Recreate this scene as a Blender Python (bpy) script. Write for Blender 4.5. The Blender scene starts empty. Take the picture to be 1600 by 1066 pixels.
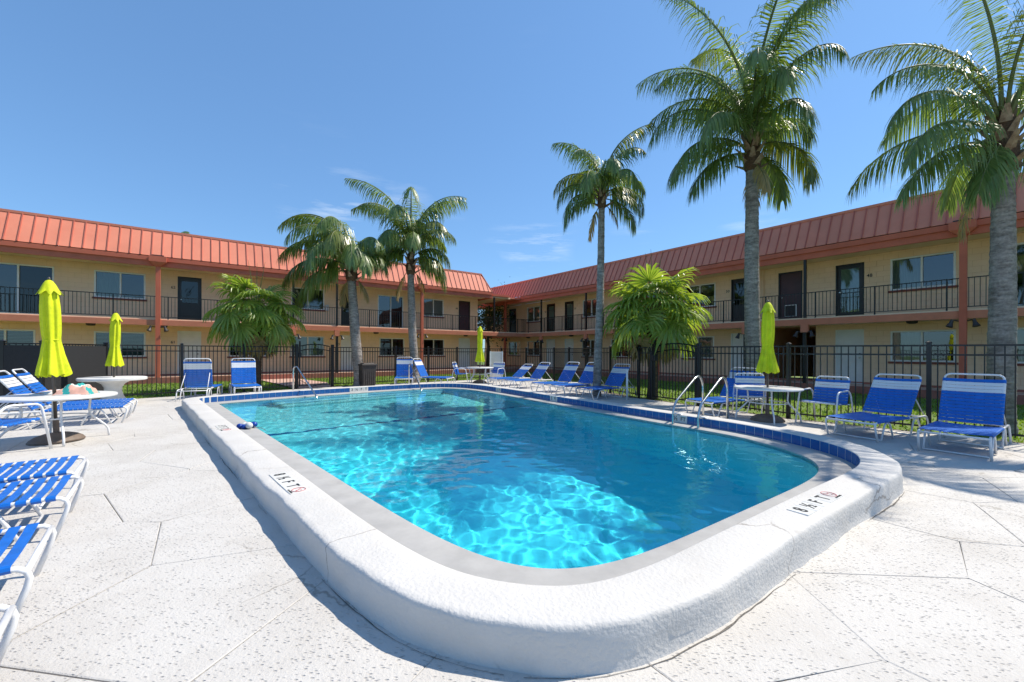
import bpy, bmesh, math, random
from mathutils import Vector, Matrix, noise
from mathutils.geometry import delaunay_2d_cdt
R = math.radians
rnd = random.Random(7)
scene = bpy.context.scene
col = scene.collection

# ------------------------------------------------------------------ camera
CAM_H = 1.37
cam_d = bpy.data.cameras.new('camera'); cam = bpy.data.objects.new('camera', cam_d); col.objects.link(cam)
cam.location = (0, 0, CAM_H)
cam.rotation_euler = (R(90), 0, 0)
cam.rotation_euler = (Matrix.Rotation(R(90), 3, 'X') @ Matrix.Rotation(0.0041, 3, 'Z')).to_euler()
cam_d.sensor_width = 36; cam_d.lens = 648 / 1600 * 36
cam_d.shift_y = 16.5 / 1600; cam_d.clip_start = 0.05; cam_d.clip_end = 2000
scene.camera = cam

# ------------------------------------------------------------------ light
SUN_AZ, SUN_EL = R(68), R(53)
world = bpy.data.worlds.new('World'); scene.world = world; world.use_nodes = True
wn = world.node_tree.nodes; wl = world.node_tree.links; wn.clear()
w_out = wn.new('ShaderNodeOutputWorld'); w_bg = wn.new('ShaderNodeBackground')
sky = wn.new('ShaderNodeTexSky'); sky.sky_type = 'NISHITA'; sky.sun_disc = False
sky.sun_elevation = SUN_EL; sky.sun_rotation = SUN_AZ
sky.air_density = 1.0; sky.dust_density = 0.25; sky.ozone_density = 1.6; sky.altitude = 0
w_bg.inputs['Strength'].default_value = 0.15
# thin high cloud wisps over the whole sky, low above the horizon
tc = wn.new('ShaderNodeTexCoord'); mp = wn.new('ShaderNodeMapping')
mp.inputs['Rotation'].default_value = (0.18, 0.1, 0.25)
mp.inputs['Scale'].default_value = (2.2, 2.2, 15.0)
nz = wn.new('ShaderNodeTexNoise'); nz.inputs['Scale'].default_value = 2.3; nz.inputs['Detail'].default_value = 8; nz.inputs['Roughness'].default_value = .62
mpb = wn.new('ShaderNodeMapping'); mpb.inputs['Location'].default_value = (0.35, 0.2, 0.07)
nzb = wn.new('ShaderNodeTexNoise'); nzb.inputs['Scale'].default_value = 3.4; nzb.inputs['Detail'].default_value = 2
cr = wn.new('ShaderNodeMapRange'); cr.inputs[1].default_value = .53; cr.inputs[2].default_value = .80; cr.inputs[3].default_value = 0; cr.inputs[4].default_value = .55
crb = wn.new('ShaderNodeMapRange'); crb.inputs[1].default_value = .54; crb.inputs[2].default_value = .68
mul = wn.new('ShaderNodeMath'); mul.operation = 'MULTIPLY'
sxyz = wn.new('ShaderNodeSeparateXYZ'); lowm = wn.new('ShaderNodeMapRange'); lowm.inputs[1].default_value = .30; lowm.inputs[2].default_value = .46; lowm.inputs[3].default_value = 1; lowm.inputs[4].default_value = .06
mul2 = wn.new('ShaderNodeMath'); mul2.operation = 'MULTIPLY'; wl.new(tc.outputs['Generated'], sxyz.inputs[0]); wl.new(sxyz.outputs[2], lowm.inputs[0])
mix = wn.new('ShaderNodeMix'); mix.data_type = 'RGBA'; mix.inputs['B'].default_value = (2.6, 2.75, 2.9, 1)
wl.new(tc.outputs['Generated'], mp.inputs[0]); wl.new(mp.outputs[0], nz.inputs[0])
wl.new(tc.outputs['Generated'], mpb.inputs[0]); wl.new(mpb.outputs[0], nzb.inputs[0])
wl.new(nz.outputs[0], cr.inputs[0]); wl.new(nzb.outputs[0], crb.inputs[0])
wl.new(cr.outputs[0], mul.inputs[0]); wl.new(crb.outputs[0], mul.inputs[1]); wl.new(mul.outputs[0], mul2.inputs[0]); wl.new(lowm.outputs[0], mul2.inputs[1]); wl.new(mul2.outputs[0], mix.inputs['Factor'])
gam = wn.new('ShaderNodeGamma'); gam.inputs['Gamma'].default_value = .62
tint = wn.new('ShaderNodeMix'); tint.data_type = 'RGBA'; tint.blend_type = 'MULTIPLY'; tint.inputs['Factor'].default_value = 1; tint.inputs['B'].default_value = (.335, .53, .75, 1)
wl.new(sky.outputs[0], gam.inputs[0]); wl.new(gam.outputs[0], tint.inputs['A']); wl.new(tint.outputs['Result'], mix.inputs['A']); wl.new(mix.outputs['Result'], w_bg.inputs[0]); wl.new(w_bg.outputs[0], w_out.inputs[0])

sun_d = bpy.data.lights.new('sun', 'SUN'); sun_d.energy = 2.05; sun_d.angle = R(.53); sun_d.color = (1, .92, .80)
sun_d.cycles.is_caustics_light = True
sun = bpy.data.objects.new('sun', sun_d); col.objects.link(sun)
SUN_DIR = Vector((math.sin(SUN_AZ) * math.cos(SUN_EL), math.cos(SUN_AZ) * math.cos(SUN_EL), math.sin(SUN_EL)))
sun.rotation_euler = SUN_DIR.to_track_quat('Z', 'Y').to_euler(); sun.location = SUN_DIR * 60

scene.view_settings.view_transform = 'Standard'; scene.view_settings.look = 'None'
scene.view_settings.gamma = 1; scene.view_settings.use_curve_mapping = False
scene.view_settings.exposure = 1.55
cy = scene.cycles
cy.max_bounces = 12; cy.diffuse_bounces = 7; cy.glossy_bounces = 3; cy.transmission_bounces = 8; cy.transparent_max_bounces = 12; cy.volume_bounces = 0
cy.sample_clamp_indirect = 6; cy.caustics_refractive = True; cy.caustics_reflective = False
cy.use_denoising = True

# ------------------------------------------------------------------ helpers
class MB:
    def __init__(s): s.v = []; s.f = []
    def add(s, vs, fs):
        o = len(s.v); s.v += [tuple(p) for p in vs]; s.f += [tuple(i + o for i in q) for q in fs]; return s
    def box(s, x0, x1, y0, y1, z0, z1):
        return s.add([(x0, y0, z0), (x1, y0, z0), (x1, y1, z0), (x0, y1, z0), (x0, y0, z1), (x1, y0, z1), (x1, y1, z1), (x0, y1, z1)],
                     [(0, 3, 2, 1), (4, 5, 6, 7), (0, 1, 5, 4), (1, 2, 6, 5), (2, 3, 7, 6), (3, 0, 4, 7)])
    def bbox(s, x0, x1, y0, y1, z0, z1, b):
        """box with chamfered vertical and top edges"""
        def ring(i, z): return [(x0 + i, y0 + b + i * 0, z), (x0 + b, y0 + i, z), (x1 - b, y0 + i, z), (x1 - i, y0 + b, z), (x1 - i, y1 - b, z), (x1 - b, y1 - i, z), (x0 + b, y1 - i, z), (x0 + i, y1 - b, z)]
        rings = [ring(0, z0), ring(0, z1 - b), ring(b * .9, z1)]
        vs = sum(rings, []); fs = [tuple(range(7, -1, -1)), tuple(range(16, 24))]
        for k in range(2):
            for i in range(8): fs.append((k * 8 + i, k * 8 + (i + 1) % 8, k * 8 + 8 + (i + 1) % 8, k * 8 + 8 + i))
        return s.add(vs, fs)
    def tube(s, pts, r, n=8, caps=True, closed=False):
        pts = [Vector(p) for p in pts]; m = len(pts); rr = r if isinstance(r, (list, tuple)) else [r] * m
        vs = []; up = None
        for i, p in enumerate(pts):
            if closed: t = pts[(i + 1) % m] - pts[i - 1]
            else: t = pts[min(i + 1, m - 1)] - pts[max(i - 1, 0)]
            t.normalize()
            if up is None:
                up = Vector((0, 0, 1)) if abs(t.z) < .9 else Vector((1, 0, 0))
            a = t.cross(up)
            if a.length < 1e-5: a = t.cross(Vector((.3, .9, .2)))
            a.normalize(); b = a.cross(t); up = b
            for k in range(n):
                w = 2 * math.pi * k / n
                vs.append(p + a * (math.cos(w) * rr[i]) + b * (math.sin(w) * rr[i]))
        fs = []
        for i in range(m if closed else m - 1):
            j = (i + 1) % m
            for k in range(n): fs.append((i * n + k, j * n + k, j * n + (k + 1) % n, i * n + (k + 1) % n))
        if caps and not closed:
            fs.append(tuple(range(n))); fs.append(tuple((m - 1) * n + k for k in range(n - 1, -1, -1)))
        return s.add(vs, fs)
    def lathe(s, prof, n=24, c=(0, 0, 0), fn=None):
        vs = []; m = len(prof)
        for (r, z) in prof:
            for k in range(n):
                w = 2 * math.pi * k / n
                q = r * (fn(w, z) if fn else 1)
                vs.append((c[0] + q * math.cos(w), c[1] + q * math.sin(w), c[2] + z))
        fs = []
        for i in range(m - 1):
            for k in range(n): fs.append((i * n + k, i * n + (k + 1) % n, (i + 1) * n + (k + 1) % n, (i + 1) * n + k))
        fs.append(tuple(range(n - 1, -1, -1))); fs.append(tuple((m - 1) * n + k for k in range(n)))
        return s.add(vs, fs)
    def mesh(s, name, smooth=False):
        me = bpy.data.meshes.new(name); me.from_pydata(s.v, [], s.f); me.update()
        if smooth: me.polygons.foreach_set('use_smooth', [True] * len(me.polygons))
        return me
    def build(s, name, mat, parent=None, smooth=False, loc=None):
        return mobj(name, s.mesh(name, smooth), mat, parent, loc)

def mobj(name, me, mat=None, parent=None, loc=None, rz=0):
    o = bpy.data.objects.new(name, me); col.objects.link(o)
    if mat is not None and len(me.materials) == 0: me.materials.append(mat)
    if parent is not None: o.parent = parent
    if loc is not None: o.location = loc
    if rz: o.rotation_euler = (0, 0, rz)
    return o
def auto_smooth(o, ang=35):
    me = o.data
    me.polygons.foreach_set('use_smooth', [True] * len(me.polygons))
    me.set_sharp_from_angle(angle=R(ang)); return o
def thing(name, label, cat, loc=(0, 0, 0), rz=0, group=None):
    o = bpy.data.objects.new(name, None); col.objects.link(o); o.empty_display_size = .2
    o.location = loc; o.rotation_euler = (0, 0, rz); return tag(o, label, cat, group)
def tag(o, label, cat, group=None):
    o['label'] = label; o['category'] = cat
    if group: o['group'] = group
    return o
def struct(o): o['kind'] = 'structure'; return o
def stuff(o): o['kind'] = 'stuff'; return o
def kids(o): return [c for c in o.children]
def copy_tree(o, parent=None):
    c = o.copy(); col.objects.link(c)
    if parent is not None: c.parent = parent
    for ch in kids(o): copy_tree(ch, c)
    return c
_tc = {}
def text_mesh(s, size, ex=.0008):
    k = (s, size)
    if k not in _tc:
        cu = bpy.data.curves.new('lettering', 'FONT'); cu.body = s; cu.size = size; cu.extrude = ex; cu.align_x = 'CENTER'; cu.align_y = 'CENTER'; cu.resolution_u = 3
        cu.offset = size * .018
        o = bpy.data.objects.new('lettering', cu); col.objects.link(o)
        dg = bpy.context.evaluated_depsgraph_get()
        me = bpy.data.meshes.new_from_object(o.evaluated_get(dg)); me.name = 'lettering'
        bpy.data.objects.remove(o); _tc[k] = me
    return _tc[k]

# ------------------------------------------------------------------ materials
def new_mat(name):
    m = bpy.data.materials.new(name); m.use_nodes = True; nt = m.node_tree
    return m, nt, nt.nodes['Principled BSDF'], nt.nodes['Material Output']
def mat(name, c, rough=.6, var=.08, scale=3.0, bump=0, bscale=40, metal=0, spec=.5, c2=None, detail=6, bdist=.01, stretch=None, dirt=None, dscale=1.3):
    m, nt, p, out = new_mat(name); n = nt.nodes; l = nt.links
    p.inputs['Roughness'].default_value = rough; p.inputs['Metallic'].default_value = metal; p.inputs['Specular IOR Level'].default_value = spec
    g = n.new('ShaderNodeNewGeometry'); vec = g.outputs['Position']
    if stretch:
        mpn = n.new('ShaderNodeMapping'); mpn.inputs['Scale'].default_value = stretch; l.new(vec, mpn.inputs[0]); vec = mpn.outputs[0]
    c2 = c2 or tuple(min(1, x * (1 - 2.2 * var)) for x in c)
    nn = n.new('ShaderNodeTexNoise'); nn.inputs['Scale'].default_value = scale; nn.inputs['Detail'].default_value = detail; nn.inputs['Roughness'].default_value = .6
    l.new(vec, nn.inputs[0])
    mr = n.new('ShaderNodeMapRange'); mr.inputs[1].default_value = .3; mr.inputs[2].default_value = .7; l.new(nn.outputs[0], mr.inputs[0])
    mx = n.new('ShaderNodeMix'); mx.data_type = 'RGBA'; mx.inputs['A'].default_value = (*c, 1); mx.inputs['B'].default_value = (*c2, 1)
    l.new(mr.outputs[0], mx.inputs['Factor']); cur = mx.outputs['Result']
    if dirt:
        dn = n.new('ShaderNodeTexNoise'); dn.inputs['Scale'].default_value = dscale; dn.inputs['Detail'].default_value = 10; dn.inputs['Roughness'].default_value = .7; l.new(g.outputs['Position'], dn.inputs[0])
        dr = n.new('ShaderNodeMapRange'); dr.inputs[1].default_value = .52; dr.inputs[2].default_value = .75; dr.inputs[4].default_value = .6; l.new(dn.outputs[0], dr.inputs[0])
        m2 = n.new('ShaderNodeMix'); m2.data_type = 'RGBA'; m2.inputs['B'].default_value = (*dirt, 1); l.new(cur, m2.inputs['A']); l.new(dr.outputs[0], m2.inputs['Factor']); cur = m2.outputs['Result']
    l.new(cur, p.inputs['Base Color'])
    if bump:
        bn = n.new('ShaderNodeTexNoise'); bn.inputs['Scale'].default_value = bscale; bn.inputs['Detail'].default_value = 5; l.new(vec, bn.inputs[0])
        b = n.new('ShaderNodeBump'); b.inputs['Strength'].default_value = bump; b.inputs['Distance'].default_value = bdist; l.new(bn.outputs[0], b.inputs['Height']); l.new(b.outputs[0], p.inputs['Normal'])
    return m

def leaf_mat(name, c, c2, trans=.35, rough=.38):
    m, nt, p, out = new_mat(name); n = nt.nodes; l = nt.links
    p.inputs['Roughness'].default_value = rough; p.inputs['Specular IOR Level'].default_value = .75
    g = n.new('ShaderNodeNewGeometry'); nn = n.new('ShaderNodeTexNoise'); nn.inputs['Scale'].default_value = 2.3; nn.inputs['Detail'].default_value = 3; l.new(g.outputs['Position'], nn.inputs[0])
    ad = n.new('ShaderNodeMath'); ad.operation = 'MULTIPLY_ADD'; ad.inputs[1].default_value = .8; ad.inputs[2].default_value = -.25
    l.new(g.outputs['Random Per Island'], ad.inputs[0])
    a2 = n.new('ShaderNodeMath'); a2.operation = 'ADD'; l.new(ad.outputs[0], a2.inputs[0]); l.new(nn.outputs[0], a2.inputs[1]); a2.use_clamp = True
    mx = n.new('ShaderNodeMix'); mx.data_type = 'RGBA'; mx.inputs['A'].default_value = (*c, 1); mx.inputs['B'].default_value = (*c2, 1)
    l.new(a2.outputs[0], mx.inputs['Factor']); l.new(mx.outputs['Result'], p.inputs['Base Color'])
    tr = n.new('ShaderNodeBsdfTranslucent'); hs = n.new('ShaderNodeMix'); hs.data_type = 'RGBA'; hs.blend_type = 'MULTIPLY'; hs.inputs['Factor'].default_value = 1
    hs.inputs['B'].default_value = (1.5, 1.5, .6, 1); l.new(mx.outputs['Result'], hs.inputs['A']); l.new(hs.outputs['Result'], tr.inputs[0])
    ms = n.new('ShaderNodeMixShader'); ms.inputs[0].default_value = trans; l.new(p.outputs[0], ms.inputs[1]); l.new(tr.outputs[0], ms.inputs[2]); l.new(ms.outputs[0], out.inputs[0])
    return m

def pitted_mat(name, c, dirt, pit=1.0):
    """white painted textured concrete: small elongated pits, trowel relief, faint dirt"""
    m, nt, p, out = new_mat(name); n = nt.nodes; l = nt.links
    p.inputs['Roughness'].default_value = .72
    g = n.new('ShaderNodeNewGeometry'); P = g.outputs['Position']
    mpn = n.new('ShaderNodeMapping'); mpn.inputs['Rotation'].default_value = (0, 0, R(38)); mpn.inputs['Scale'].default_value = (34, 92, 48); l.new(P, mpn.inputs[0])
    wp = n.new('ShaderNodeTexNoise'); wp.inputs['Scale'].default_value = 9; l.new(P, wp.inputs[0])
    wm = n.new('ShaderNodeMix'); wm.data_type = 'RGBA'; wm.blend_type = 'ADD'; wm.inputs['Factor'].default_value = .9; l.new(mpn.outputs[0], wm.inputs['A']); l.new(wp.outputs[1], wm.inputs['B'])
    vo = n.new('ShaderNodeTexVoronoi'); vo.inputs['Scale'].default_value = 1; vo.inputs['Randomness'].default_value = 1; l.new(wm.outputs['Result'], vo.inputs[0])
    # only some cells carry a pit; pits gather in patches
    sx = n.new('ShaderNodeSeparateColor'); l.new(vo.outputs['Color'], sx.inputs[0])
    pn = n.new('ShaderNodeTexNoise'); pn.inputs['Scale'].default_value = 1.7; pn.inputs['Detail'].default_value = 3; l.new(P, pn.inputs[0])
    gt = n.new('ShaderNodeMath'); gt.operation = 'ADD'; l.new(sx.outputs[0], gt.inputs[0]); l.new(pn.outputs[0], gt.inputs[1])
    g2 = n.new('ShaderNodeMapRange'); g2.inputs[1].default_value = 1.08; g2.inputs[2].default_value = 1.2; l.new(gt.outputs[0], g2.inputs[0])
    d = n.new('ShaderNodeMapRange'); d.inputs[1].default_value = .12; d.inputs[2].default_value = .40; d.inputs[3].default_value = 1; d.inputs[4].default_value = 0; l.new(vo.outputs['Distance'], d.inputs[0])
    pm = n.new('ShaderNodeMath'); pm.operation = 'MULTIPLY'; l.new(d.outputs[0], pm.inputs[0]); l.new(g2.outputs[0], pm.inputs[1])
    fn = n.new('ShaderNodeTexNoise'); fn.inputs['Scale'].default_value = 55; fn.inputs['Detail'].default_value = 6; fn.inputs['Roughness'].default_value = .65; l.new(P, fn.inputs[0])
    h = n.new('ShaderNodeMath'); h.operation = 'MULTIPLY_ADD'; h.inputs[1].default_value = -pit; l.new(pm.outputs[0], h.inputs[0]); l.new(fn.outputs[0], h.inputs[2])
    b = n.new('ShaderNodeBump'); b.inputs['Strength'].default_value = .9; b.inputs['Distance'].default_value = .007; l.new(h.outputs[0], b.inputs['Height']); l.new(b.outputs[0], p.inputs['Normal'])
    dn = n.new('ShaderNodeTexNoise'); dn.inputs['Scale'].default_value = 1.1; dn.inputs['Detail'].default_value = 10; dn.inputs['Roughness'].default_value = .68; l.new(P, dn.inputs[0])
    dr = n.new('ShaderNodeMapRange'); dr.inputs[1].default_value = .45; dr.inputs[2].default_value = .8; dr.inputs[4].default_value = .75; l.new(dn.outputs[0], dr.inputs[0])
    pd = n.new('ShaderNodeMath'); pd.operation = 'MULTIPLY_ADD'; pd.inputs[1].default_value = .13 * pit; l.new(pm.outputs[0], pd.inputs[0]); l.new(dr.outputs[0], pd.inputs[2]); pd.use_clamp = True
    mx = n.new('ShaderNodeMix'); mx.data_type = 'RGBA'; mx.inputs['A'].default_value = (*c, 1); mx.inputs['B'].default_value = (*dirt, 1)
    l.new(pd.outputs[0], mx.inputs['Factor']); l.new(mx.outputs['Result'], p.inputs['Base Color'])
    return m

def bark_mat(name, c, c2, ring=14):
    m, nt, p, out = new_mat(name); n = nt.nodes; l = nt.links; p.inputs['Roughness'].default_value = .85; p.inputs['Specular IOR Level'].default_value = .2
    g = n.new('ShaderNodeNewGeometry'); P = g.outputs['Position']
    mp1 = n.new('ShaderNodeMapping'); mp1.inputs['Scale'].default_value = (3, 3, ring); l.new(P, mp1.inputs[0])
    a = n.new('ShaderNodeTexNoise'); a.inputs['Scale'].default_value = 1.6; a.inputs['Detail'].default_value = 7; a.inputs['Roughness'].default_value = .62; l.new(mp1.outputs[0], a.inputs[0])
    b2 = n.new('ShaderNodeTexNoise'); b2.inputs['Scale'].default_value = 26; b2.inputs['Detail'].default_value = 6; l.new(P, b2.inputs[0])
    ad = n.new('ShaderNodeMath'); ad.operation = 'MULTIPLY_ADD'; ad.inputs[1].default_value = .5; l.new(b2.outputs[0], ad.inputs[0]); l.new(a.outputs[0], ad.inputs[2])
    mr = n.new('ShaderNodeMapRange'); mr.inputs[1].default_value = .52; mr.inputs[2].default_value = .98; l.new(ad.outputs[0], mr.inputs[0])
    mx = n.new('ShaderNodeMix'); mx.data_type = 'RGBA'; mx.inputs['A'].default_value = (*c2, 1); mx.inputs['B'].default_value = (*c, 1); l.new(mr.outputs[0], mx.inputs['Factor'])
    sn = n.new('ShaderNodeTexNoise'); sn.inputs['Scale'].default_value = 2.2; sn.inputs['Detail'].default_value = 8; sn.inputs['Roughness'].default_value = .7; l.new(P, sn.inputs[0])
    sr = n.new('ShaderNodeMapRange'); sr.inputs[1].default_value = .48; sr.inputs[2].default_value = .72; sr.inputs[4].default_value = .7; l.new(sn.outputs[0], sr.inputs[0])
    m3 = n.new('ShaderNodeMix'); m3.data_type = 'RGBA'; m3.inputs['B'].default_value = (*[v * .8 for v in c2], 1); l.new(mx.outputs['Result'], m3.inputs['A']); l.new(sr.outputs[0], m3.inputs['Factor']); l.new(m3.outputs['Result'], p.inputs['Base Color'])
    b = n.new('ShaderNodeBump'); b.inputs['Strength'].default_value = .9; b.inputs['Distance'].default_value = .03; l.new(ad.outputs[0], b.inputs['Height']); l.new(b.outputs[0], p.inputs['Normal'])
    return m

def glass_mat(name, tint, refl=.12):
    m, nt, p, out = new_mat(name); n = nt.nodes; l = nt.links
    n.remove(p); t = n.new('ShaderNodeBsdfTransparent'); t.inputs[0].default_value = (*tint, 1)
    gl = n.new('ShaderNodeBsdfGlossy'); gl.inputs['Roughness'].default_value = .02; gl.inputs[0].default_value = (.9, .95, .95, 1)
    fr = n.new('ShaderNodeFresnel'); fr.inputs[0].default_value = 1.55
    ad = n.new('ShaderNodeMath'); ad.operation = 'ADD'; ad.inputs[1].default_value = refl; ad.use_clamp = True; l.new(fr.outputs[0], ad.inputs[0])
    g = n.new('ShaderNodeNewGeometry'); nn = n.new('ShaderNodeTexNoise'); nn.inputs['Scale'].default_value = 1.2; l.new(g.outputs['Position'], nn.inputs[0])
    b = n.new('ShaderNodeBump'); b.inputs['Strength'].default_value = .05; b.inputs['Distance'].default_value = .05; l.new(nn.outputs[0], b.inputs['Height']); l.new(b.outputs[0], gl.inputs['Normal'])
    ms = n.new('ShaderNodeMixShader'); l.new(ad.outputs[0], ms.inputs[0]); l.new(t.outputs[0], ms.inputs[1]); l.new(gl.outputs[0], ms.inputs[2]); l.new(ms.outputs[0], out.inputs[0])
    return m

M = {}
M['deck'] = pitted_mat('deck_paint', (.57, .545, .505), (.40, .365, .32))
M['joint'] = mat('joint_grit', (.50, .47, .42), .9, .2, 20, .4, 80)
M['joint_dark'] = mat('crack_grit', (.20, .18, .155), .95, .3, 40)
M['curb'] = mat('curb_stucco', (.61, .59, .555), .75, .05, 2.0, .75, 48, dirt=(.50, .47, .42), dscale=2.2, bdist=.008)
M['coping'] = mat('coping_concrete', (.43, .42, .40), .8, .09, 5, .25, 160, dirt=(.42, .41, .38), dscale=3, bdist=.004)
M['tile'] = mat('tile_blue', (.018, .085, .30), .18, .25, 5, 0, c2=(.03, .13, .36))
M['marker'] = mat('marker_tile', (.74, .73, .69), .3, .06, 8)
M['ink'] = mat('black_ink', (.012, .012, .013), .5, .1)
M['red_ink'] = mat('faded_red_ink', (.55, .22, .22), .5, .1)
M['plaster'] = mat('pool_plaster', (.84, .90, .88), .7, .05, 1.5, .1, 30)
def absorb_tint(m, shallow, deep):
    # bluer with depth: the water's absorption of light, put into the plaster colour
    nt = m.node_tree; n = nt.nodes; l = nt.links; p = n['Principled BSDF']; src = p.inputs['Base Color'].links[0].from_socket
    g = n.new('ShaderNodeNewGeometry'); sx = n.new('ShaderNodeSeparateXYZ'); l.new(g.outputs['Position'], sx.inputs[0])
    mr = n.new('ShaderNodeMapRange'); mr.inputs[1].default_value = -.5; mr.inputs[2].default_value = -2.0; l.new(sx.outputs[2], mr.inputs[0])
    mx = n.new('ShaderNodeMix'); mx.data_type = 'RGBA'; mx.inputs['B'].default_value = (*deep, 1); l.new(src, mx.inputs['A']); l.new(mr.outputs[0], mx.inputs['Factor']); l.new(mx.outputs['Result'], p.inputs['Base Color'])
absorb_tint(M['plaster'], None, (.16, .84, .95))
M['wall'] = mat('wall_cream', (.90, .63, .42), .85, .05, 1.2, .3, 60, spec=.15, bdist=.004, dirt=(.80, .535, .345), dscale=.8)
M['mortar'] = mat('wall_joint', (.74, .48, .29), .85, .08, 2)
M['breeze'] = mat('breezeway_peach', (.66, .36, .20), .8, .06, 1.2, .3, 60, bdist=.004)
M['roof'] = mat('roof_metal', (.80, .275, .175), .6, .07, .7, .06, 8, spec=.2, dirt=(.68, .19, .115), dscale=.6)
M['roof_seam'] = mat('roof_seam_metal', (.54, .135, .085), .6, .08, 2)
M['trim'] = mat('terracotta_trim', (.62, .16, .095), .6, .08, 2, spec=.2)
M['slab_edge'] = mat('slab_edge_paint', (.68, .235, .14), .6, .08, 3, spec=.2)
M['soffit'] = mat('soffit_cream', (.90, .66, .44), .8, .05, 1.5)
M['sill'] = mat('sill_brick', (.27, .075, .05), .75, .2, 12, .3, 60)
M['plinth'] = mat('plinth_paint', (.42, .15, .105), .75, .15, 4, .2, 30)
M['walk'] = mat('walkway_concrete', (.66, .45, .34), .8, .1, 2, .2, 40)
M['path'] = mat('path_paint', (.62, .40, .32), .8, .1, 1.5, .2, 40, dirt=(.45, .3, .24))
M['black'] = mat('black_metal', (.009, .009, .010), .42, .2, 6)
M['screen'] = mat('privacy_mesh', (.022, .023, .026), .8, .3, 60, .3, 300)
M['white_frame'] = mat('white_window_frame', (.78, .77, .74), .5, .04)
M['white_metal'] = mat('white_powder_coat', (.80, .80, .80), .35, .05, 9)
M['white_door'] = mat('white_door_paint', (.78, .76, .73), .5, .05)
M['dark_door'] = mat('dark_door', (.02, .017, .016), .35, .3)
M['maroon_door'] = mat('maroon_door', (.075, .022, .026), .45, .15)
M['room'] = mat('room_dark', (.03, .028, .025), .9, .3)
M['curtain'] = mat('curtain', (.55, .5, .42), .9, .15, 3, .4, 10, stretch=(14, 14, .6))
M['blind'] = mat('blind_white', (.6, .58, .53), .6, .05)
M['glass'] = glass_mat('window_glass', (.50, .62, .58), .07)
M['glass_dark'] = glass_mat('screen_glass', (.16, .18, .17), .02)
M['strap'] = mat('blue_strap', (.004, .145, .58), .42, .12, 14)
M['strap_white'] = mat('white_strap', (.78, .79, .80), .4, .05)
M['lime'] = mat('lime_canvas', (.72, .80, .005), .75, .14, 5, .5, 24)
M['pole'] = mat('bronze_pole', (.10, .085, .075), .4, .15, metal=.3)
M['base'] = mat('umbrella_base_resin', (.19, .14, .105), .6, .18, 7)
M['table'] = mat('white_table_top', (.78, .775, .75), .35, .05, 3)
M['stone_table'] = mat('cast_stone', (.70, .69, .66), .8, .1, 6, .3, 60)
M['chrome'] = mat('brushed_chrome', (.62, .63, .62), .22, .1, 20, metal=1)
M['bin'] = mat('trash_bin', (.055, .045, .04), .6, .2, 8)
M['float_blue'] = mat('float_blue', (.01, .06, .36), .3, .1)
M['float_white'] = mat('float_white', (.74, .73, .68), .4, .06)
M['rope'] = mat('rope', (.25, .24, .22), .8, .2, 50)
M['grass'] = leaf_mat('grass_blade', (.12, .21, .014), (.21, .32, .035), .40, .6)
M['lawn'] = mat('lawn_soil', (.09, .15, .016), .9, .3, 5, .5, 40, c2=(.14, .21, .025), dirt=(.13, .11, .05), dscale=1.1)
M['gravel'] = mat('gravel', (.22, .18, .14), .9, .35, 60, .8, 90)
M['stone'] = mat('pebble', (.30, .26, .21), .85, .3, 9, .3, 40)
M['palm_leaf'] = leaf_mat('palm_leaf', (.085, .155, .03), (.22, .29, .085), .38, .38)
M['palm_leaf2'] = leaf_mat('palm_leaf_yellowing', (.07, .13, .02), (.24, .26, .05), .30, .34)
M['fan_leaf'] = leaf_mat('fan_leaf', (.15, .25, .03), (.35, .43, .10), .42, .34)
M['fan_dry'] = leaf_mat('fan_leaf_dry', (.28, .20, .07), (.45, .33, .14), .3, .6)
M['rachis'] = mat('rachis', (.16, .18, .06), .55, .15)
M['bark'] = bark_mat('palm_bark', (.42, .375, .33), (.13, .11, .095), 11)
M['bark_brown'] = bark_mat('fan_palm_bark', (.26, .17, .11), (.08, .05, .035), 9)
M['boot'] = mat('leaf_boot', (.40, .29, .19), .85, .3, 12, .5, 50, c2=(.16, .09, .05))
M['fibre'] = mat('palm_fibre', (.16, .085, .045), .95, .3, 30, .8, 80)
M['tree_leaf'] = leaf_mat('tree_leaf', (.02, .05, .01), (.06, .11, .02), .25, .45)
M['tree_bark'] = bark_mat('tree_bark', (.16, .12, .09), (.05, .04, .03), 2)
M['towel'] = mat('towel_peach', (.75, .42, .33), .95, .1, 8, .4, 200)
M['towel_w'] = mat('towel_white', (.80, .77, .73), .95, .05, 8, .4, 200)
M['towel_teal'] = mat('towel_teal', (.03, .38, .36), .95, .1, 8, .4, 200)
M['lamp'] = mat('lamp_bronze', (.05, .04, .035), .5, .2)
M['steel_plate'] = mat('panel_grey', (.62, .60, .57), .6, .08, 6)

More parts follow.
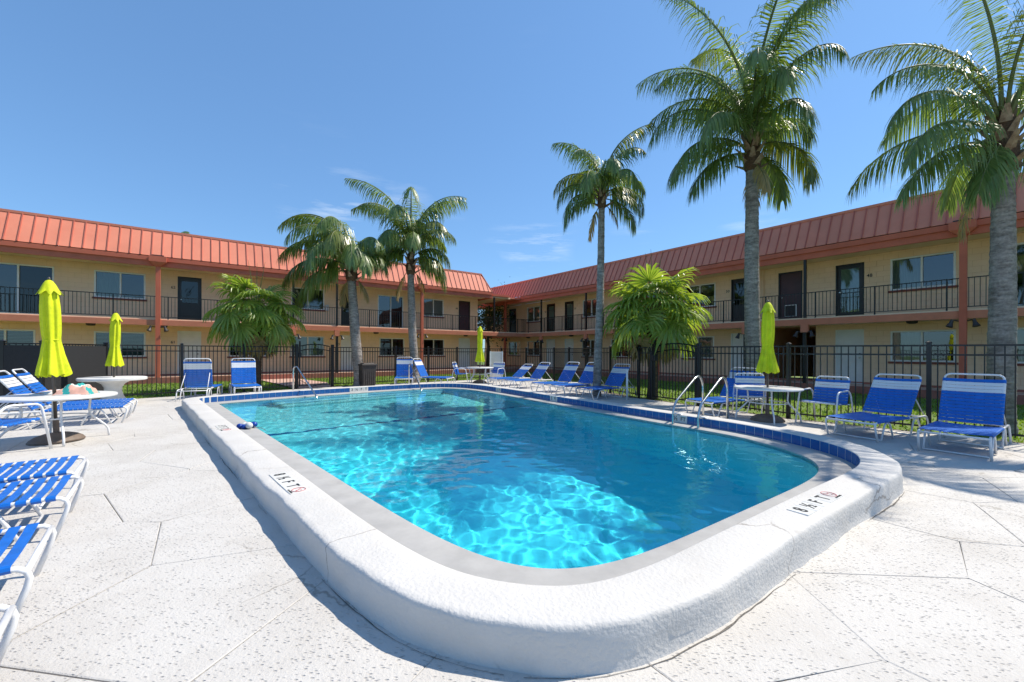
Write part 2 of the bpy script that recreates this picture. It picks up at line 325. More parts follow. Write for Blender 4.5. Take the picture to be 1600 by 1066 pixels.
def add_cracks(m, scale, width, amount, c):
    """thin wandering cracks that fade in and out, as grooves with grit in them"""
    nt = m.node_tree; n = nt.nodes; l = nt.links; p = n['Principled BSDF']
    g = n.new('ShaderNodeNewGeometry'); wn_ = n.new('ShaderNodeTexNoise'); wn_.inputs['Scale'].default_value = 3.5; wn_.inputs['Detail'].default_value = 6; l.new(g.outputs['Position'], wn_.inputs[0])
    ad = n.new('ShaderNodeMix'); ad.data_type = 'RGBA'; ad.blend_type = 'ADD'; ad.inputs['Factor'].default_value = .35; l.new(g.outputs['Position'], ad.inputs['A']); l.new(wn_.outputs[1], ad.inputs['B'])
    v = n.new('ShaderNodeTexVoronoi'); v.feature = 'DISTANCE_TO_EDGE'; v.inputs['Scale'].default_value = scale; l.new(ad.outputs['Result'], v.inputs[0])
    e = n.new('ShaderNodeMapRange'); e.inputs[1].default_value = width * .3; e.inputs[2].default_value = width; e.inputs[3].default_value = 1; e.inputs[4].default_value = 0; l.new(v.outputs['Distance'], e.inputs[0])
    gn = n.new('ShaderNodeTexNoise'); gn.inputs['Scale'].default_value = 1.1; gn.inputs['Detail'].default_value = 3; l.new(g.outputs['Position'], gn.inputs[0])
    gm = n.new('ShaderNodeMapRange'); gm.inputs[1].default_value = .5; gm.inputs[2].default_value = .6; gm.inputs[4].default_value = amount; l.new(gn.outputs[0], gm.inputs[0])
    mu = n.new('ShaderNodeMath'); mu.operation = 'MULTIPLY'; l.new(e.outputs[0], mu.inputs[0]); l.new(gm.outputs[0], mu.inputs[1])
    src = p.inputs['Base Color'].links[0].from_socket
    mx = n.new('ShaderNodeMix'); mx.data_type = 'RGBA'; mx.inputs['B'].default_value = (*c, 1); l.new(src, mx.inputs['A']); l.new(mu.outputs[0], mx.inputs['Factor']); l.new(mx.outputs['Result'], p.inputs['Base Color'])
add_cracks(M['deck'], .55, .006, .8, (.30, .27, .23))
add_cracks(M['curb'], .9, .008, .85, (.28, .25, .22))

# ------------------------------------------------------------------ pool outline
def catmull(pts, n, closed=True):
    out = []; m = len(pts)
    for i in range(m):
        p0, p1, p2, p3 = [Vector(pts[(i + k - 1) % m]) for k in range(4)]
        steps = max(2, int((p2 - p1).length / n))
        for k in range(steps):
            t = k / steps
            out.append(.5 * ((2 * p1) + (p2 - p0) * t + (2 * p0 - 5 * p1 + 4 * p2 - p3) * t * t + (3 * p1 - p0 - 3 * p2 + p3) * t ** 3))
    return out
CTRL = [(.10, 2.09), (.40, 2.11), (.75, 2.28), (1.25, 2.63), (2.45, 3.49), (3.35, 4.12), (3.78, 4.50), (4.05, 4.93), (4.13, 5.45), (4.02, 6.1), (3.70, 6.9), (2.95, 8.05), (2.25, 9.13),
        (1.24, 10.80), (.2, 12.5), (-.55, 13.65), (-1.1, 14.4), (-1.75, 14.98), (-2.5, 15.15), (-3.2, 14.85), (-4.1, 14.2), (-5.3, 13.1), (-6.5, 11.85), (-7.4, 10.75), (-7.66, 10.3), (-7.55, 10.02),
        (-7.1, 9.52), (-5.4, 7.65), (-4.22, 6.36), (-3.0, 5.03), (-1.9, 3.83), (-1.1, 2.96), (-.6, 2.46), (-.25, 2.2)]
INNER = catmull(CTRL, .09)
def resample(poly, step):
    L = [0]; m = len(poly)
    for i in range(m): L.append(L[-1] + (poly[(i + 1) % m] - poly[i]).length)
    N = round(L[-1] / step); out = []; j = 0
    for k in range(N):
        d = L[-1] * k / N
        while L[j + 1] < d: j += 1
        t = (d - L[j]) / (L[j + 1] - L[j]); out.append(poly[j].lerp(poly[(j + 1) % m], t))
    return out, L[-1] / N
INNER, _st = resample(INNER, .06)
def normals(poly):
    m = len(poly); out = []
    for i in range(m):
        t = poly[(i + 1) % m] - poly[i - 1]; t.normalize(); out.append(Vector((t.y, -t.x)))   # outward for CCW
    return out
NRM = normals(INNER)
def offset(o): return [p + n * o for p, n in zip(INNER, NRM)]
def coping_w(p, n):   # the walk inside the kerb is a little wider along the left side
    k = max(0, min(1, (-n.x * .73 - n.y * .68 - .55) / .3)); return .31 + .11 * k
def sweep(name, prof, mat_, parent=None, jitter=0, smooth=True, scale_in=False):
    vs = []; m = len(INNER); k = len(prof)
    for i, (p, n) in enumerate(zip(INNER, NRM)):
        for (o, z) in prof:
            q = p + (p - WEDGE[i]) * o if scale_in else p + n * o
            if jitter and o > .02:
                q = q + n * (jitter * noise.noise(Vector((p.x * 2.2, p.y * 2.2, z * 3))) + .42 * jitter * noise.noise(Vector((p.x * 8, p.y * 8, z * 14))) + .22 * jitter * noise.noise(Vector((p.x * 17, p.y * 17, z * 25))))
                z = z + jitter * .35 * noise.noise(Vector((p.x * 1.7, p.y * 1.7, 5 + o))) * (1 if z > .12 else 0)
            vs.append((q.x, q.y, z))
    fs = []
    for i in range(m):
        j = (i + 1) % m
        for a in range(k - 1): fs.append((i * k + a, i * k + a + 1, j * k + a + 1, j * k + a))
    me = bpy.data.meshes.new(name); me.from_pydata(vs, [], fs); me.update()
    o = mobj(name, me, mat_, parent)
    if smooth: auto_smooth(o, 50)
    return o
WEDGE = [p - n * (coping_w(p, n) - .02) for p, n in zip(INNER, NRM)]
for _ in range(190):                      # the waterline rounds the near corner more broadly than the kerb does
    WEDGE = [w if p.y > 6.5 else w * .5 + (WEDGE[i - 1] + WEDGE[(i + 1) % len(WEDGE)]) * .25 for i, (w, p) in enumerate(zip(WEDGE, INNER))]
CURB_Z = .2; LEDGE_Z = .055; WATER_Z = .028
pool = thing('swimming_pool', 'swimming pool with white raised kerb, grey inner walk and blue tile band', 'swimming pool', (0, 0, 0))
sweep('kerb', [(0, -.05), (0, .188), (.004, .197), (.014, .2), (.14, .203), (.27, .200), (.303, .1985), (.316, .190), (.323, .172), (.325, .10), (.326, .05), (.335, 0), (.35, -.04)], M['curb'], pool, jitter=.019)
sweep('coping', [(.004, LEDGE_Z + .002), (-.5, LEDGE_Z - .003), (-.93, LEDGE_Z - .007), (-.985, LEDGE_Z - .012), (-1, LEDGE_Z - .03), (-1, -.16), (-.96, -.17)], M['coping'], pool, scale_in=True)

def inside(p, poly):
    c = False; j = len(poly) - 1; x, y = p[0], p[1]
    for i in range(len(poly)):
        a, b = poly[i], poly[j]
        if (a.y > y) != (b.y > y) and x < (b.x - a.x) * (y - a.y) / (b.y - a.y) + a.x: c = not c
        j = i
    return c
AX = Vector((-.617, .787))
def depth(x, y):
    t = (Vector((x, y)) - Vector((2, 3.4))).dot(AX)
    ks = [(-2, 2.5), (4.2, 2.5), (5.2, 2.25), (7.4, 1.25), (8.2, 1.12), (13, .95)]
    for (a, da), (b, db) in zip(ks, ks[1:]):
        if t <= b: return da + (db - da) * max(0, (t - a)) / (b - a)
    return .95
ck = MB(); vs = []; fs = []; prev = False
for i, (p, n) in enumerate(zip(INNER, NRM)):
    a = noise.noise(Vector((p.x * 1.1, p.y * 1.1, 7))); on = a > -.05 and p.y < 7
    w = max(.002, .012 * (a + .1)) * (1 + .8 * noise.noise(Vector((p.x * 13, p.y * 13, 2)))); o_ = .352 + .010 * noise.noise(Vector((p.x * 7, p.y * 7, 1))) + .006 * noise.noise(Vector((p.x * 21, p.y * 21, 1)))
    if on:
        q0, q1 = p + n * o_, p + n * (o_ + w); k = len(vs); vs += [(q0.x, q0.y, .0035), (q1.x, q1.y, .0035)]
        if prev: fs.append((k - 2, k - 1, k + 1, k))
    prev = on
ck.add(vs, fs); CRACK = ck
# basin walls and floor
vs = []; fs = []; m = len(WEDGE)
for p in WEDGE:
    d = depth(p.x, p.y); vs += [(p.x, p.y, -.12), (p.x, p.y, -d * .5), (p.x, p.y, -d)]
for i in range(m):
    j = (i + 1) % m
    for a in (0, 1): fs.append((i * 3 + a, j * 3 + a, j * 3 + a + 1, i * 3 + a + 1))
me = bpy.data.meshes.new('basin_wall'); me.from_pydata(vs, [], fs)
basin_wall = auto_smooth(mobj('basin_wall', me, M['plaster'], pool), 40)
g = .2; vs = []; fs = []; idx = {}
gx = range(-42, 26); gy = range(6, 80)
keep = [p for p in WEDGE]; fat = [p + n * .25 for p, n in zip(WEDGE, NRM)]
for i in gx:
    for j in gy:
        x, y = i * g, j * g
        if inside((x, y), fat): idx[i, j] = len(vs); vs.append((x, y, -depth(x, y)))
for (i, j) in list(idx):
    if (i + 1, j) in idx and (i, j + 1) in idx and (i + 1, j + 1) in idx: fs.append((idx[i, j], idx[i + 1, j], idx[i + 1, j + 1], idx[i, j + 1]))
me = bpy.data.meshes.new('basin_floor'); me.from_pydata(vs, [], fs)
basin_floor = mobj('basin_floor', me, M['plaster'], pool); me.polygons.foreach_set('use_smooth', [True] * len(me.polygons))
bl = MB(); pr_ = Vector((AX.y, -AX.x)); vs = []
c0_ = Vector((2, 3.4)) + AX * 7.5
row_ = [c0_ + pr_ * (k * .1) for k in range(-70, 71)]; row_ = [p for p in row_ if inside(p, WEDGE)]
for p in row_:
    for d_ in (-.045, .045): q_ = p + AX * d_; vs.append((q_.x, q_.y, -depth(q_.x, q_.y) + .006))
bl.add(vs, [(2 * i, 2 * i + 1, 2 * i + 3, 2 * i + 2) for i in range(len(row_) - 1)]); bl_o = bl.build('break_line', M['tile'], pool)
drains = []
# three entry steps along the far side
far = [(p, n) for p, n in zip(WEDGE, NRM) if (p.y > 11.2 and n.x * -.7 + n.y * .7 > .75 and p.x > -6.6 and p.x < -2.2)]
far.sort(key=lambda q: q[0].x)
recv = [basin_wall, basin_floor, bl_o] + drains
for k in range(3):
    a, z, zb = .34 * (k + 1), -.18 - .26 * k, -1.1
    vs = []; fs = []
    for (p, n) in far:
        q0 = p + n * .05; q1 = p - n * (a - .02); q2 = p - n * a
        vs += [(q0.x, q0.y, z), (q1.x, q1.y, z), (q2.x, q2.y, z - .02), (q2.x, q2.y, zb)]
    for i in range(len(far) - 1):
        for c in range(3): fs.append((i * 4 + c, i * 4 + c + 1, i * 4 + 4 + c + 1, i * 4 + 4 + c))
    if True:
        L0 = 0; fs.append((0, 1, 2, 3)); o_ = (len(far) - 1) * 4; fs.append((o_ + 3, o_ + 2, o_ + 1, o_))
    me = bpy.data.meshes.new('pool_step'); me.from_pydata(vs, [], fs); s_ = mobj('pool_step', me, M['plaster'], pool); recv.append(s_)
for o in recv: o.cycles.is_caustics_receiver = True

# water sheet with real ripples
def ripple(x, y):
    v = Vector((x, y, 0)); h = 0
    h += .0040 * noise.noise(v * 1.9 + Vector((3, 1, .3)))
    h += .0032 * noise.noise(v * 4.8 + Vector((7, 2, .9)))
    h += .0020 * noise.noise(v * 9.0 + Vector((1, 9, .5)))
    h += .0004 * noise.noise(v * 17 + Vector((4, 5, .2)))
    return h
def make_water():
    gs = .032; idx = {}; vs = []; fs = []
    fat2 = [p + n * .09 for p, n in zip(WEDGE, NRM)]
    y = 1.9
    j = 0
    while y < 15.9:
        # x-crossings of the outline on this row
        xs = []
        for a, b in zip(fat2, fat2[1:] + fat2[:1]):
            if (a.y > y) != (b.y > y): xs.append(a.x + (b.x - a.x) * (y - a.y) / (b.y - a.y))
        xs.sort()
        for x0, x1 in zip(xs[::2], xs[1::2]):
            for i in range(math.ceil(x0 / gs), math.floor(x1 / gs) + 1):
                x = i * gs; idx[i, j] = len(vs); vs.append((x, y, WATER_Z + ripple(x, y)))
        y += gs; j += 1
    for (i, j) in idx:
        if (i + 1, j) in idx and (i, j + 1) in idx and (i + 1, j + 1) in idx: fs.append((idx[i, j], idx[i + 1, j], idx[i + 1, j + 1], idx[i, j + 1]))
    me = bpy.data.meshes.new('water'); me.from_pydata(vs, [], fs); me.polygons.foreach_set('use_smooth', [True] * len(me.polygons))
    m_, nt, p, out = new_mat('pool_water'); n = nt.nodes; l = nt.links; n.remove(p)
    gl = n.new('ShaderNodeBsdfGlass'); gl.inputs['IOR'].default_value = 1.33; gl.inputs['Roughness'].default_value = 0; gl.inputs['Color'].default_value = (.54, .95, 1.0, 1)
    l.new(gl.outputs[0], out.inputs['Surface'])
    o = mobj('water', me, m_); struct(o); o.cycles.is_caustics_caster = True
    return o
water = make_water()

stuff(CRACK.build('base_crack', M['joint_dark'], pool))

# ------------------------------------------------------------------ blue tile band and depth markers
TP, TSTEP = resample(INNER, .1535); TN = normals(TP)
tb = MB(); tb.bbox(-.0745, .0745, -.070, .070, 0, .009, .003); tile_me = tb.mesh('tile'); tile_me.materials.append(M['tile'])
mb2 = MB(); mb2.bbox(-.0745, .0745, -.070, .070, 0, .010, .003); mark_me = mb2.mesh('marker_tile'); mark_me.materials.append(M['marker'])
def wall_mtx(p, n, z):   # local x along the edge (read from the water), y up, z towards the water
    zc = Vector((-n.x, -n.y, 0)); yc = Vector((0, 0, 1)); xc = yc.cross(zc)
    mtx = Matrix.Identity(4)
    for r_ in range(3): mtx[r_][0] = xc[r_]; mtx[r_][1] = yc[r_]; mtx[r_][2] = zc[r_]; 
    mtx[0][3], mtx[1][3], mtx[2][3] = p.x, p.y, z
    return mtx
def ray_pt(px, py, z):
    a, b = px - 800, py - 549.5; u, v = a + .0041 * b, b - .0041 * a
    Y = 648 * (CAM_H - z) / v; return Vector((u / 648 * Y, Y))
face_marks = [((566, 608), ['3', '½', 'F', 'T'], 'white depth tiles reading 3 ½ FT in the far tile band left of the bin'),
              ((868, 624), ['5', 'FT'], 'white depth tiles reading 5 FT in the tile band by the row of loungers'),
              ((787, 609), ['3', 'FT'], 'white depth tiles at the far corner of the tile band below the white panel'),
              ((1066, 656), ['½', 'FT'], 'white depth tiles ½ FT in the tile band between the ladder rails')]
taken = {}
for (pp, chars, lab) in face_marks:
    q = ray_pt(pp[0], pp[1], .125)
    k0 = min(range(len(TP)), key=lambda i: (TP[i] - q).length); nchar = len(chars)
    root = None
    for j, ch in enumerate(chars):      # outline is counter-clockwise, so reading from the water runs backwards along it
        k = (k0 + (nchar // 2) - j) % len(TP); taken[k] = 1
        mt = wall_mtx(TP[k], TN[k], .124)
        if root is None:
            root = thing('depth_marker', lab, 'depth marker', mt.translation, 0, 'depth markers round the pool'); root.rotation_euler = mt.to_euler(); inv = mt.inverted()
        t_ = mobj('marker_tile', mark_me, None, root); t_.matrix_local = inv @ mt
        tx = mobj('lettering', text_mesh(ch, .115 if len(ch) == 1 else .10), M['ink'], t_); tx.location = (0, 0, .0105)
for k in range(len(TP)):
    if k in taken: continue
    t_ = mobj('tile', tile_me, None, pool); t_.matrix_local = wall_mtx(TP[k] + TN[k] * .006, TN[k], .120)

def top_marker(px, py, label, chars, flip):
    q = ray_pt(px, py, CURB_Z)
    k = min(range(len(INNER)), key=lambda i: (INNER[i] - q).length)
    n = NRM[k]; c = INNER[k] + n * .165
    ang = math.atan2(-n.y, -n.x) - R(90)           # local +y points to the water
    root = thing('depth_marker', label, 'depth marker', (c.x, c.y, CURB_Z + .002), ang, 'depth markers round the pool')
    w = .145; x0 = -w * (len(chars) - 1) / 2
    for j, ch in enumerate(chars):
        b = MB(); b.bbox(-.071, .071, -.071, .071, -.004, .0045, .002)
        t_ = b.build('marker_tile', M['marker'], root, loc=(x0 + j * w, 0, 0))
        if ch == 'no':
            ring = MB()
            ring.tube([(.052 * math.cos(a * math.pi / 12), .052 * math.sin(a * math.pi / 12) + .010, .0055) for a in range(24)], .0042, 5, closed=True)
            ring.tube([(-.036, .046, .0055), (.036, -.026, .0055)], .0038, 5)
            ring.build('no_symbol', M['red_ink'], t_)
            sw = MB(); sw.tube([(-.022, .02, .0052), (0, .012, .0052), (.014, -.002, .0052), (.006, -.014, .0052)], .0035, 5); sw.lathe([(.007, .005), (.007, .0062)], 8, (.02, .024, 0)); sw.build('diver_symbol', M['red_ink'], t_)
            tx = mobj('lettering', text_mesh('NO DIVING', .022), M['ink'], t_); tx.location = (0, -.057, .0055)
        else:
            tx = mobj('lettering', text_mesh(ch, .135), M['ink'], t_); tx.location = (0, 0, .0055); tx.scale = (.82, 1, 1)
top_marker(462, 752, 'white depth tiles reading 8 ½ FT with no diving ring on the left kerb', ['8', '½', 'F', 'T', 'no'], 0)
top_marker(1268, 783, 'white depth tiles reading 8 ½ FT with no diving ring, right near kerb', ['8', '½', 'F', 'T', 'no'], 0)
top_marker(360, 668, 'shaded depth tiles reading 5 FT on the left kerb beside the blue floats', ['5', 'F', 'T', 'no'], 0)

# ------------------------------------------------------------------ ground, deck
gm = MB(); gm.add([(-400, -60, -.06), (400, -60, -.06), (400, 500, -.06), (-400, 500, -.06)], [(0, 1, 2, 3)])
# ground sheet with a hole under the pool
def sheet_with_hole(name, outer, hole, z, mat_):
    vs = [Vector(p) for p in outer] + [Vector(p) for p in hole]; no = len(outer); nh = len(hole)
    ed = [(i, (i + 1) % no) for i in range(no)] + [(no + i, no + (i + 1) % nh) for i in range(nh)]
    v2, e2, f2, *_ = delaunay_2d_cdt(vs, ed, [], 0, 1e-5)
    fs = []
    for f in f2:
        c = sum((v2[i] for i in f), Vector((0, 0))) / len(f)
        if inside(c, vs[:no]) and not inside(c, vs[no:]): fs.append(tuple(f))
    me = bpy.data.meshes.new(name); me.from_pydata([(p.x, p.y, z) for p in v2], [], fs); me.update()
    if sum(p.normal.z for p in me.polygons) < 0: me.flip_normals()
    return mobj(name, me, mat_)
HOLE = [p + n * .2 for p, n in zip(INNER, NRM)][::6]
struct(sheet_with_hole('ground', [(-400, -60), (400, -60), (400, 600), (-400, 600)], HOLE, -.075, M['lawn']))

FENCE = [(11.2, 2.6), (7.27, 7.23), (5.85, 8.77), (4.85, 10.75), (4.1, 12.15), (3.83, 12.5), (1.94, 19.1), (-.55, 21.2), (-2.62, 19.79), (-6.15, 16.75), (-6.95, 16.05), (-7.85, 15.12), (-8.98, 13.9), (-11.2, 11.45)]
DECK = [(14, -7), (14, -1), (11.05, 2.5), (7.1, 7.1), (5.68, 8.62), (4.66, 10.66), (3.9, 12.05), (3.58, 12.45), (1.7, 18.9), (-.55, 20.75), (-2.55, 19.4), (-6.0, 16.4), (-6.8, 15.7), (-7.7, 14.8), (-8.8, 13.55), (-11.0, 11.2), (-13.5, 8.6), (-13.5, -7)]
struct(sheet_with_hole('deck_bed', DECK, HOLE, -.014, M['joint']))

# irregular scored slabs: cells of jittered points, cut by the pool and the deck edge
def voronoi(pts, box):
    cells = []
    for i, p in enumerate(pts):
        poly = [Vector(q) for q in box]
        for j in sorted(range(len(pts)), key=lambda j: (pts[j] - p).length_squared)[1:22]:
            mid = (pts[j] + p) / 2; d = pts[j] - p
            out = []
            for a, b in zip(poly, poly[1:] + poly[:1]):
                da, db = (a - mid).dot(d), (b - mid).dot(d)
                if da <= 0: out.append(a)
                if (da < 0 < db) or (db < 0 < da): out.append(a.lerp(b, da / (da - db)))
            poly = out
            if not poly: break
        if poly: cells.append(poly)
    return cells
pts = []
rr = random.Random(21)
c_, s_ = math.cos(R(36)), math.sin(R(36))
for i in range(-16, 18):
    for j in range(-16, 22):
        a, b = (i + .5 * (j % 2) + rr.uniform(-.27, .27)) * 1.25, (j + rr.uniform(-.26, .26)) * 1.0
        x, y = a * c_ - b * s_, a * s_ + b * c_ + 5
        if -14 < x < 15 and -7.5 < y < 21.5: pts.append(Vector((x, y)))
cells = voronoi(pts, [(-15, -8.5), (15.5, -8.5), (15.5, 22.5), (-15, 22.5)])
V2 = []; E2 = []
def addloop(poly):
    o = len(V2); V2.extend(Vector((p[0], p[1])) for p in poly); E2.extend((o + i, o + (i + 1) % len(poly)) for i in range(len(poly)))
for c in cells: addloop(c)
hole_fine = [p + n * .24 for p, n in zip(INNER, NRM)][::5]
addloop(hole_fine); addloop(DECK)
v2, e2, f2, ov, oe, of = delaunay_2d_cdt(V2, E2, [], 0, 1e-4)
con = set()
for e, o_ in zip(e2, oe):
    if o_: con.add((min(e), max(e)))
par = list(range(len(f2)))
def find(a):
    while par[a] != a: par[a] = par[par[a]]; a = par[a]
    return a
em = {}
for fi, f in enumerate(f2):
    for a, b in zip(f, list(f[1:]) + [f[0]]): em.setdefault((min(a, b), max(a, b)), []).append(fi)
for k, fl in em.items():
    if k not in con and len(fl) == 2: par[find(fl[0])] = find(fl[1])
regs = {}
for fi in range(len(f2)): regs.setdefault(find(fi), []).append(fi)
dk = [Vector(p) for p in DECK]
deck = thing('pool_deck', 'white painted pitted concrete deck scored into slabs round the pool', 'deck'); deck['kind'] = 'structure'
del deck['label'], deck['category']
nslab = 0; rest = MB(); slabs = []
for r_, fl in regs.items():
    ar = 0; cen = Vector((0, 0))
    for fi in fl:
        a, b, c = [v2[i] for i in f2[fi][:3]]; t = abs((b - a).cross(c - a)) / 2; ar += t; cen += (a + b + c) / 3 * t
    if ar < 1e-5: continue
    c0 = sum((v2[i] for i in f2[fl[0]]), Vector((0, 0))) / len(f2[fl[0]])
    if not inside(c0, dk) or inside(c0, hole_fine): continue
    bd = []
    for fi in fl:
        f = f2[fi]
        for a, b in zip(f, list(f[1:]) + [f[0]]):
            if (min(a, b), max(a, b)) in con or len(em[min(a, b), max(a, b)]) < 2: bd.append((a, b))
    left = list(bd); loop = []
    while left:
        a, b = left.pop(); lp = [a]; k = b
        while k != a:
            lp.append(k); n_ = next((e for e in left if e[0] == k), None)
            if n_ is None: break
            left.remove(n_); k = n_[1]
        if k == a and len(lp) > len(loop): loop = lp
    if len(loop) < 3: continue
    P = [v2[i] for i in loop]
    A = sum(a.cross(b) for a, b in zip(P, P[1:] + P[:1]))
    if A < 0: P.reverse()
    ins = []
    for i in range(len(P)):
        e1 = (P[i] - P[i - 1]); e2_ = (P[(i + 1) % len(P)] - P[i])
        if e1.length < 1e-6 or e2_.length < 1e-6: ins.append(P[i]); continue
        n1 = Vector((-e1.y, e1.x)).normalized(); n2 = Vector((-e2_.y, e2_.x)).normalized()
        b = (n1 + n2); q = b / max(.35, b.length_squared / 2) if b.length > 1e-4 else n1
        ins.append(P[i] + q * 1.0)
    slabs.append((P, [i - p for i, p in zip(ins, P)], cen / ar if ar else c0))
slabs.sort(key=lambda s: (s[2] - Vector((0, 2))).length)
srr = random.Random(3)
for si, (P, N_, c) in enumerate(slabs):
    w = srr.choice([.0022, .003, .0042]); m_ = len(P); dz = srr.uniform(-.0012, .0012)
    vs = [(p.x + n.x * w, p.y + n.y * w, -.02) for p, n in zip(P, N_)] + [(p.x + n.x * w, p.y + n.y * w, -.003 + dz) for p, n in zip(P, N_)] + [(p.x + n.x * (w + .006), p.y + n.y * (w + .006), dz) for p, n in zip(P, N_)]
    fs = [tuple(range(2 * m_, 3 * m_))]
    for k in (0, 1):
        for i in range(m_): fs.append((k * m_ + i, k * m_ + (i + 1) % m_, k * m_ + m_ + (i + 1) % m_, k * m_ + m_ + i))
    MBx = MB(); MBx.add(vs, fs)
    if si < 299: MBx.build('slab', M['deck'], deck)
    else: rest.add(vs, fs)
if rest.v: stuff(rest.build('far_slabs', M['deck'], deck))

# ------------------------------------------------------------------ apartment buildings
FLOOR2, SLAB_B, SLAB_T, WALK = 2.72, 2.44, 2.675, .2
FAS_B, FAS_M, MANS_B, ROOF_T = 4.97, 5.20, 5.41, 6.62
BD = 1.4                               # depth of the walkway
def cut_rects(x0, x1, z0, z1, ops):
    """the part of a rectangle left after removing openings, as rectangles"""
    rs = [(x0, x1, z0, z1)]
    for (a, b, c, d) in ops:
        out = []
        for (p, q, r_, t) in rs:
            if q <= a or p >= b or t <= c or r_ >= d: out.append((p, q, r_, t)); continue
            if p < a: out.append((p, a, r_, t))
            if q > b: out.append((b, q, r_, t))
            mp_, mq = max(p, a), min(q, b)
            if r_ < c: out.append((mp_, mq, r_, c))
            if t > d: out.append((mp_, mq, d, t))
        rs = out
    return rs
def wbox(b, x0, x1, d0, d1, z0, z1): b.box(x0, x1, -d1, -d0, z0, z1)   # d measured outward from the wall face

def add_window(root, x0, x1, z0, z1, kind, sill=True):
    w = .055; RB = -.10
    win = MB()
    for (a, b_, c, d) in ((x0, x1, z0, z0 + w), (x0, x1, z1 - w, z1), (x0, x0 + w, z0 + w, z1 - w), (x1 - w, x1, z0 + w, z1 - w)): wbox(win, a, b_, -.085, .012, c, d)
    o = win.build('window' if kind != 'slide' else 'sliding_door', M['white_frame'] if kind != 'darkframe' else M['black'], root)
    xm = (x0 + x1) / 2
    mu = MB(); wbox(mu, xm - .028, xm + .028, -.08, .004, z0 + w, z1 - w); mu.build('mullion', M['white_frame'], o)
    for k, (a, b_) in enumerate(((x0 + w, xm - .028), (xm + .028, x1 - w))):
        p = MB(); yy = .05 + .014 * k; p.add([(a, yy, z0 + w), (b_, yy, z0 + w), (b_, yy, z1 - w), (a, yy, z1 - w)], [(0, 1, 2, 3)])
        p.build('pane', M['glass_dark'] if kind in ('dark',) or (kind == 'slide' and k == 1) else M['glass'], o)
    if kind in ('blind', 'white', 'curtain', 'half'):
        if kind == 'blind':
            bl = MB(); z = z0 + w + .01
            while z < z1 - w - .03: bl.add([(x0 + w, .085, z), (x1 - w, .085, z), (x1 - w, .115, z + .03), (x0 + w, .115, z + .03)], [(0, 1, 2, 3)]); z += .058
            stuff(bl.build('blind_slats', M['blind'], o))
        else:
            cu = MB(); n = 40; a, b_ = (x0 + w, x1 - w) if kind != 'half' else (x0 + w, xm)
            vs = []
            for i in range(n + 1):
                x = a + (b_ - a) * i / n; y = .10 + .018 * math.sin(i * 1.9) * (1 if kind != 'white' else .1)
                vs += [(x, y, z0 + w), (x, y, z1 - w)]
            cu.add(vs, [(2 * i, 2 * i + 2, 2 * i + 3, 2 * i + 1) for i in range(n)])
            cu.build('curtain', M['curtain'] if kind != 'white' else M['blind'], o, smooth=True)
    if sill and kind != 'slide':
        s_ = MB(); wbox(s_, x0 - .06, x1 + .06, -.02, .055, z0 - .075, z0 - .004); s_.build('sill', M['sill'], o)
    return o

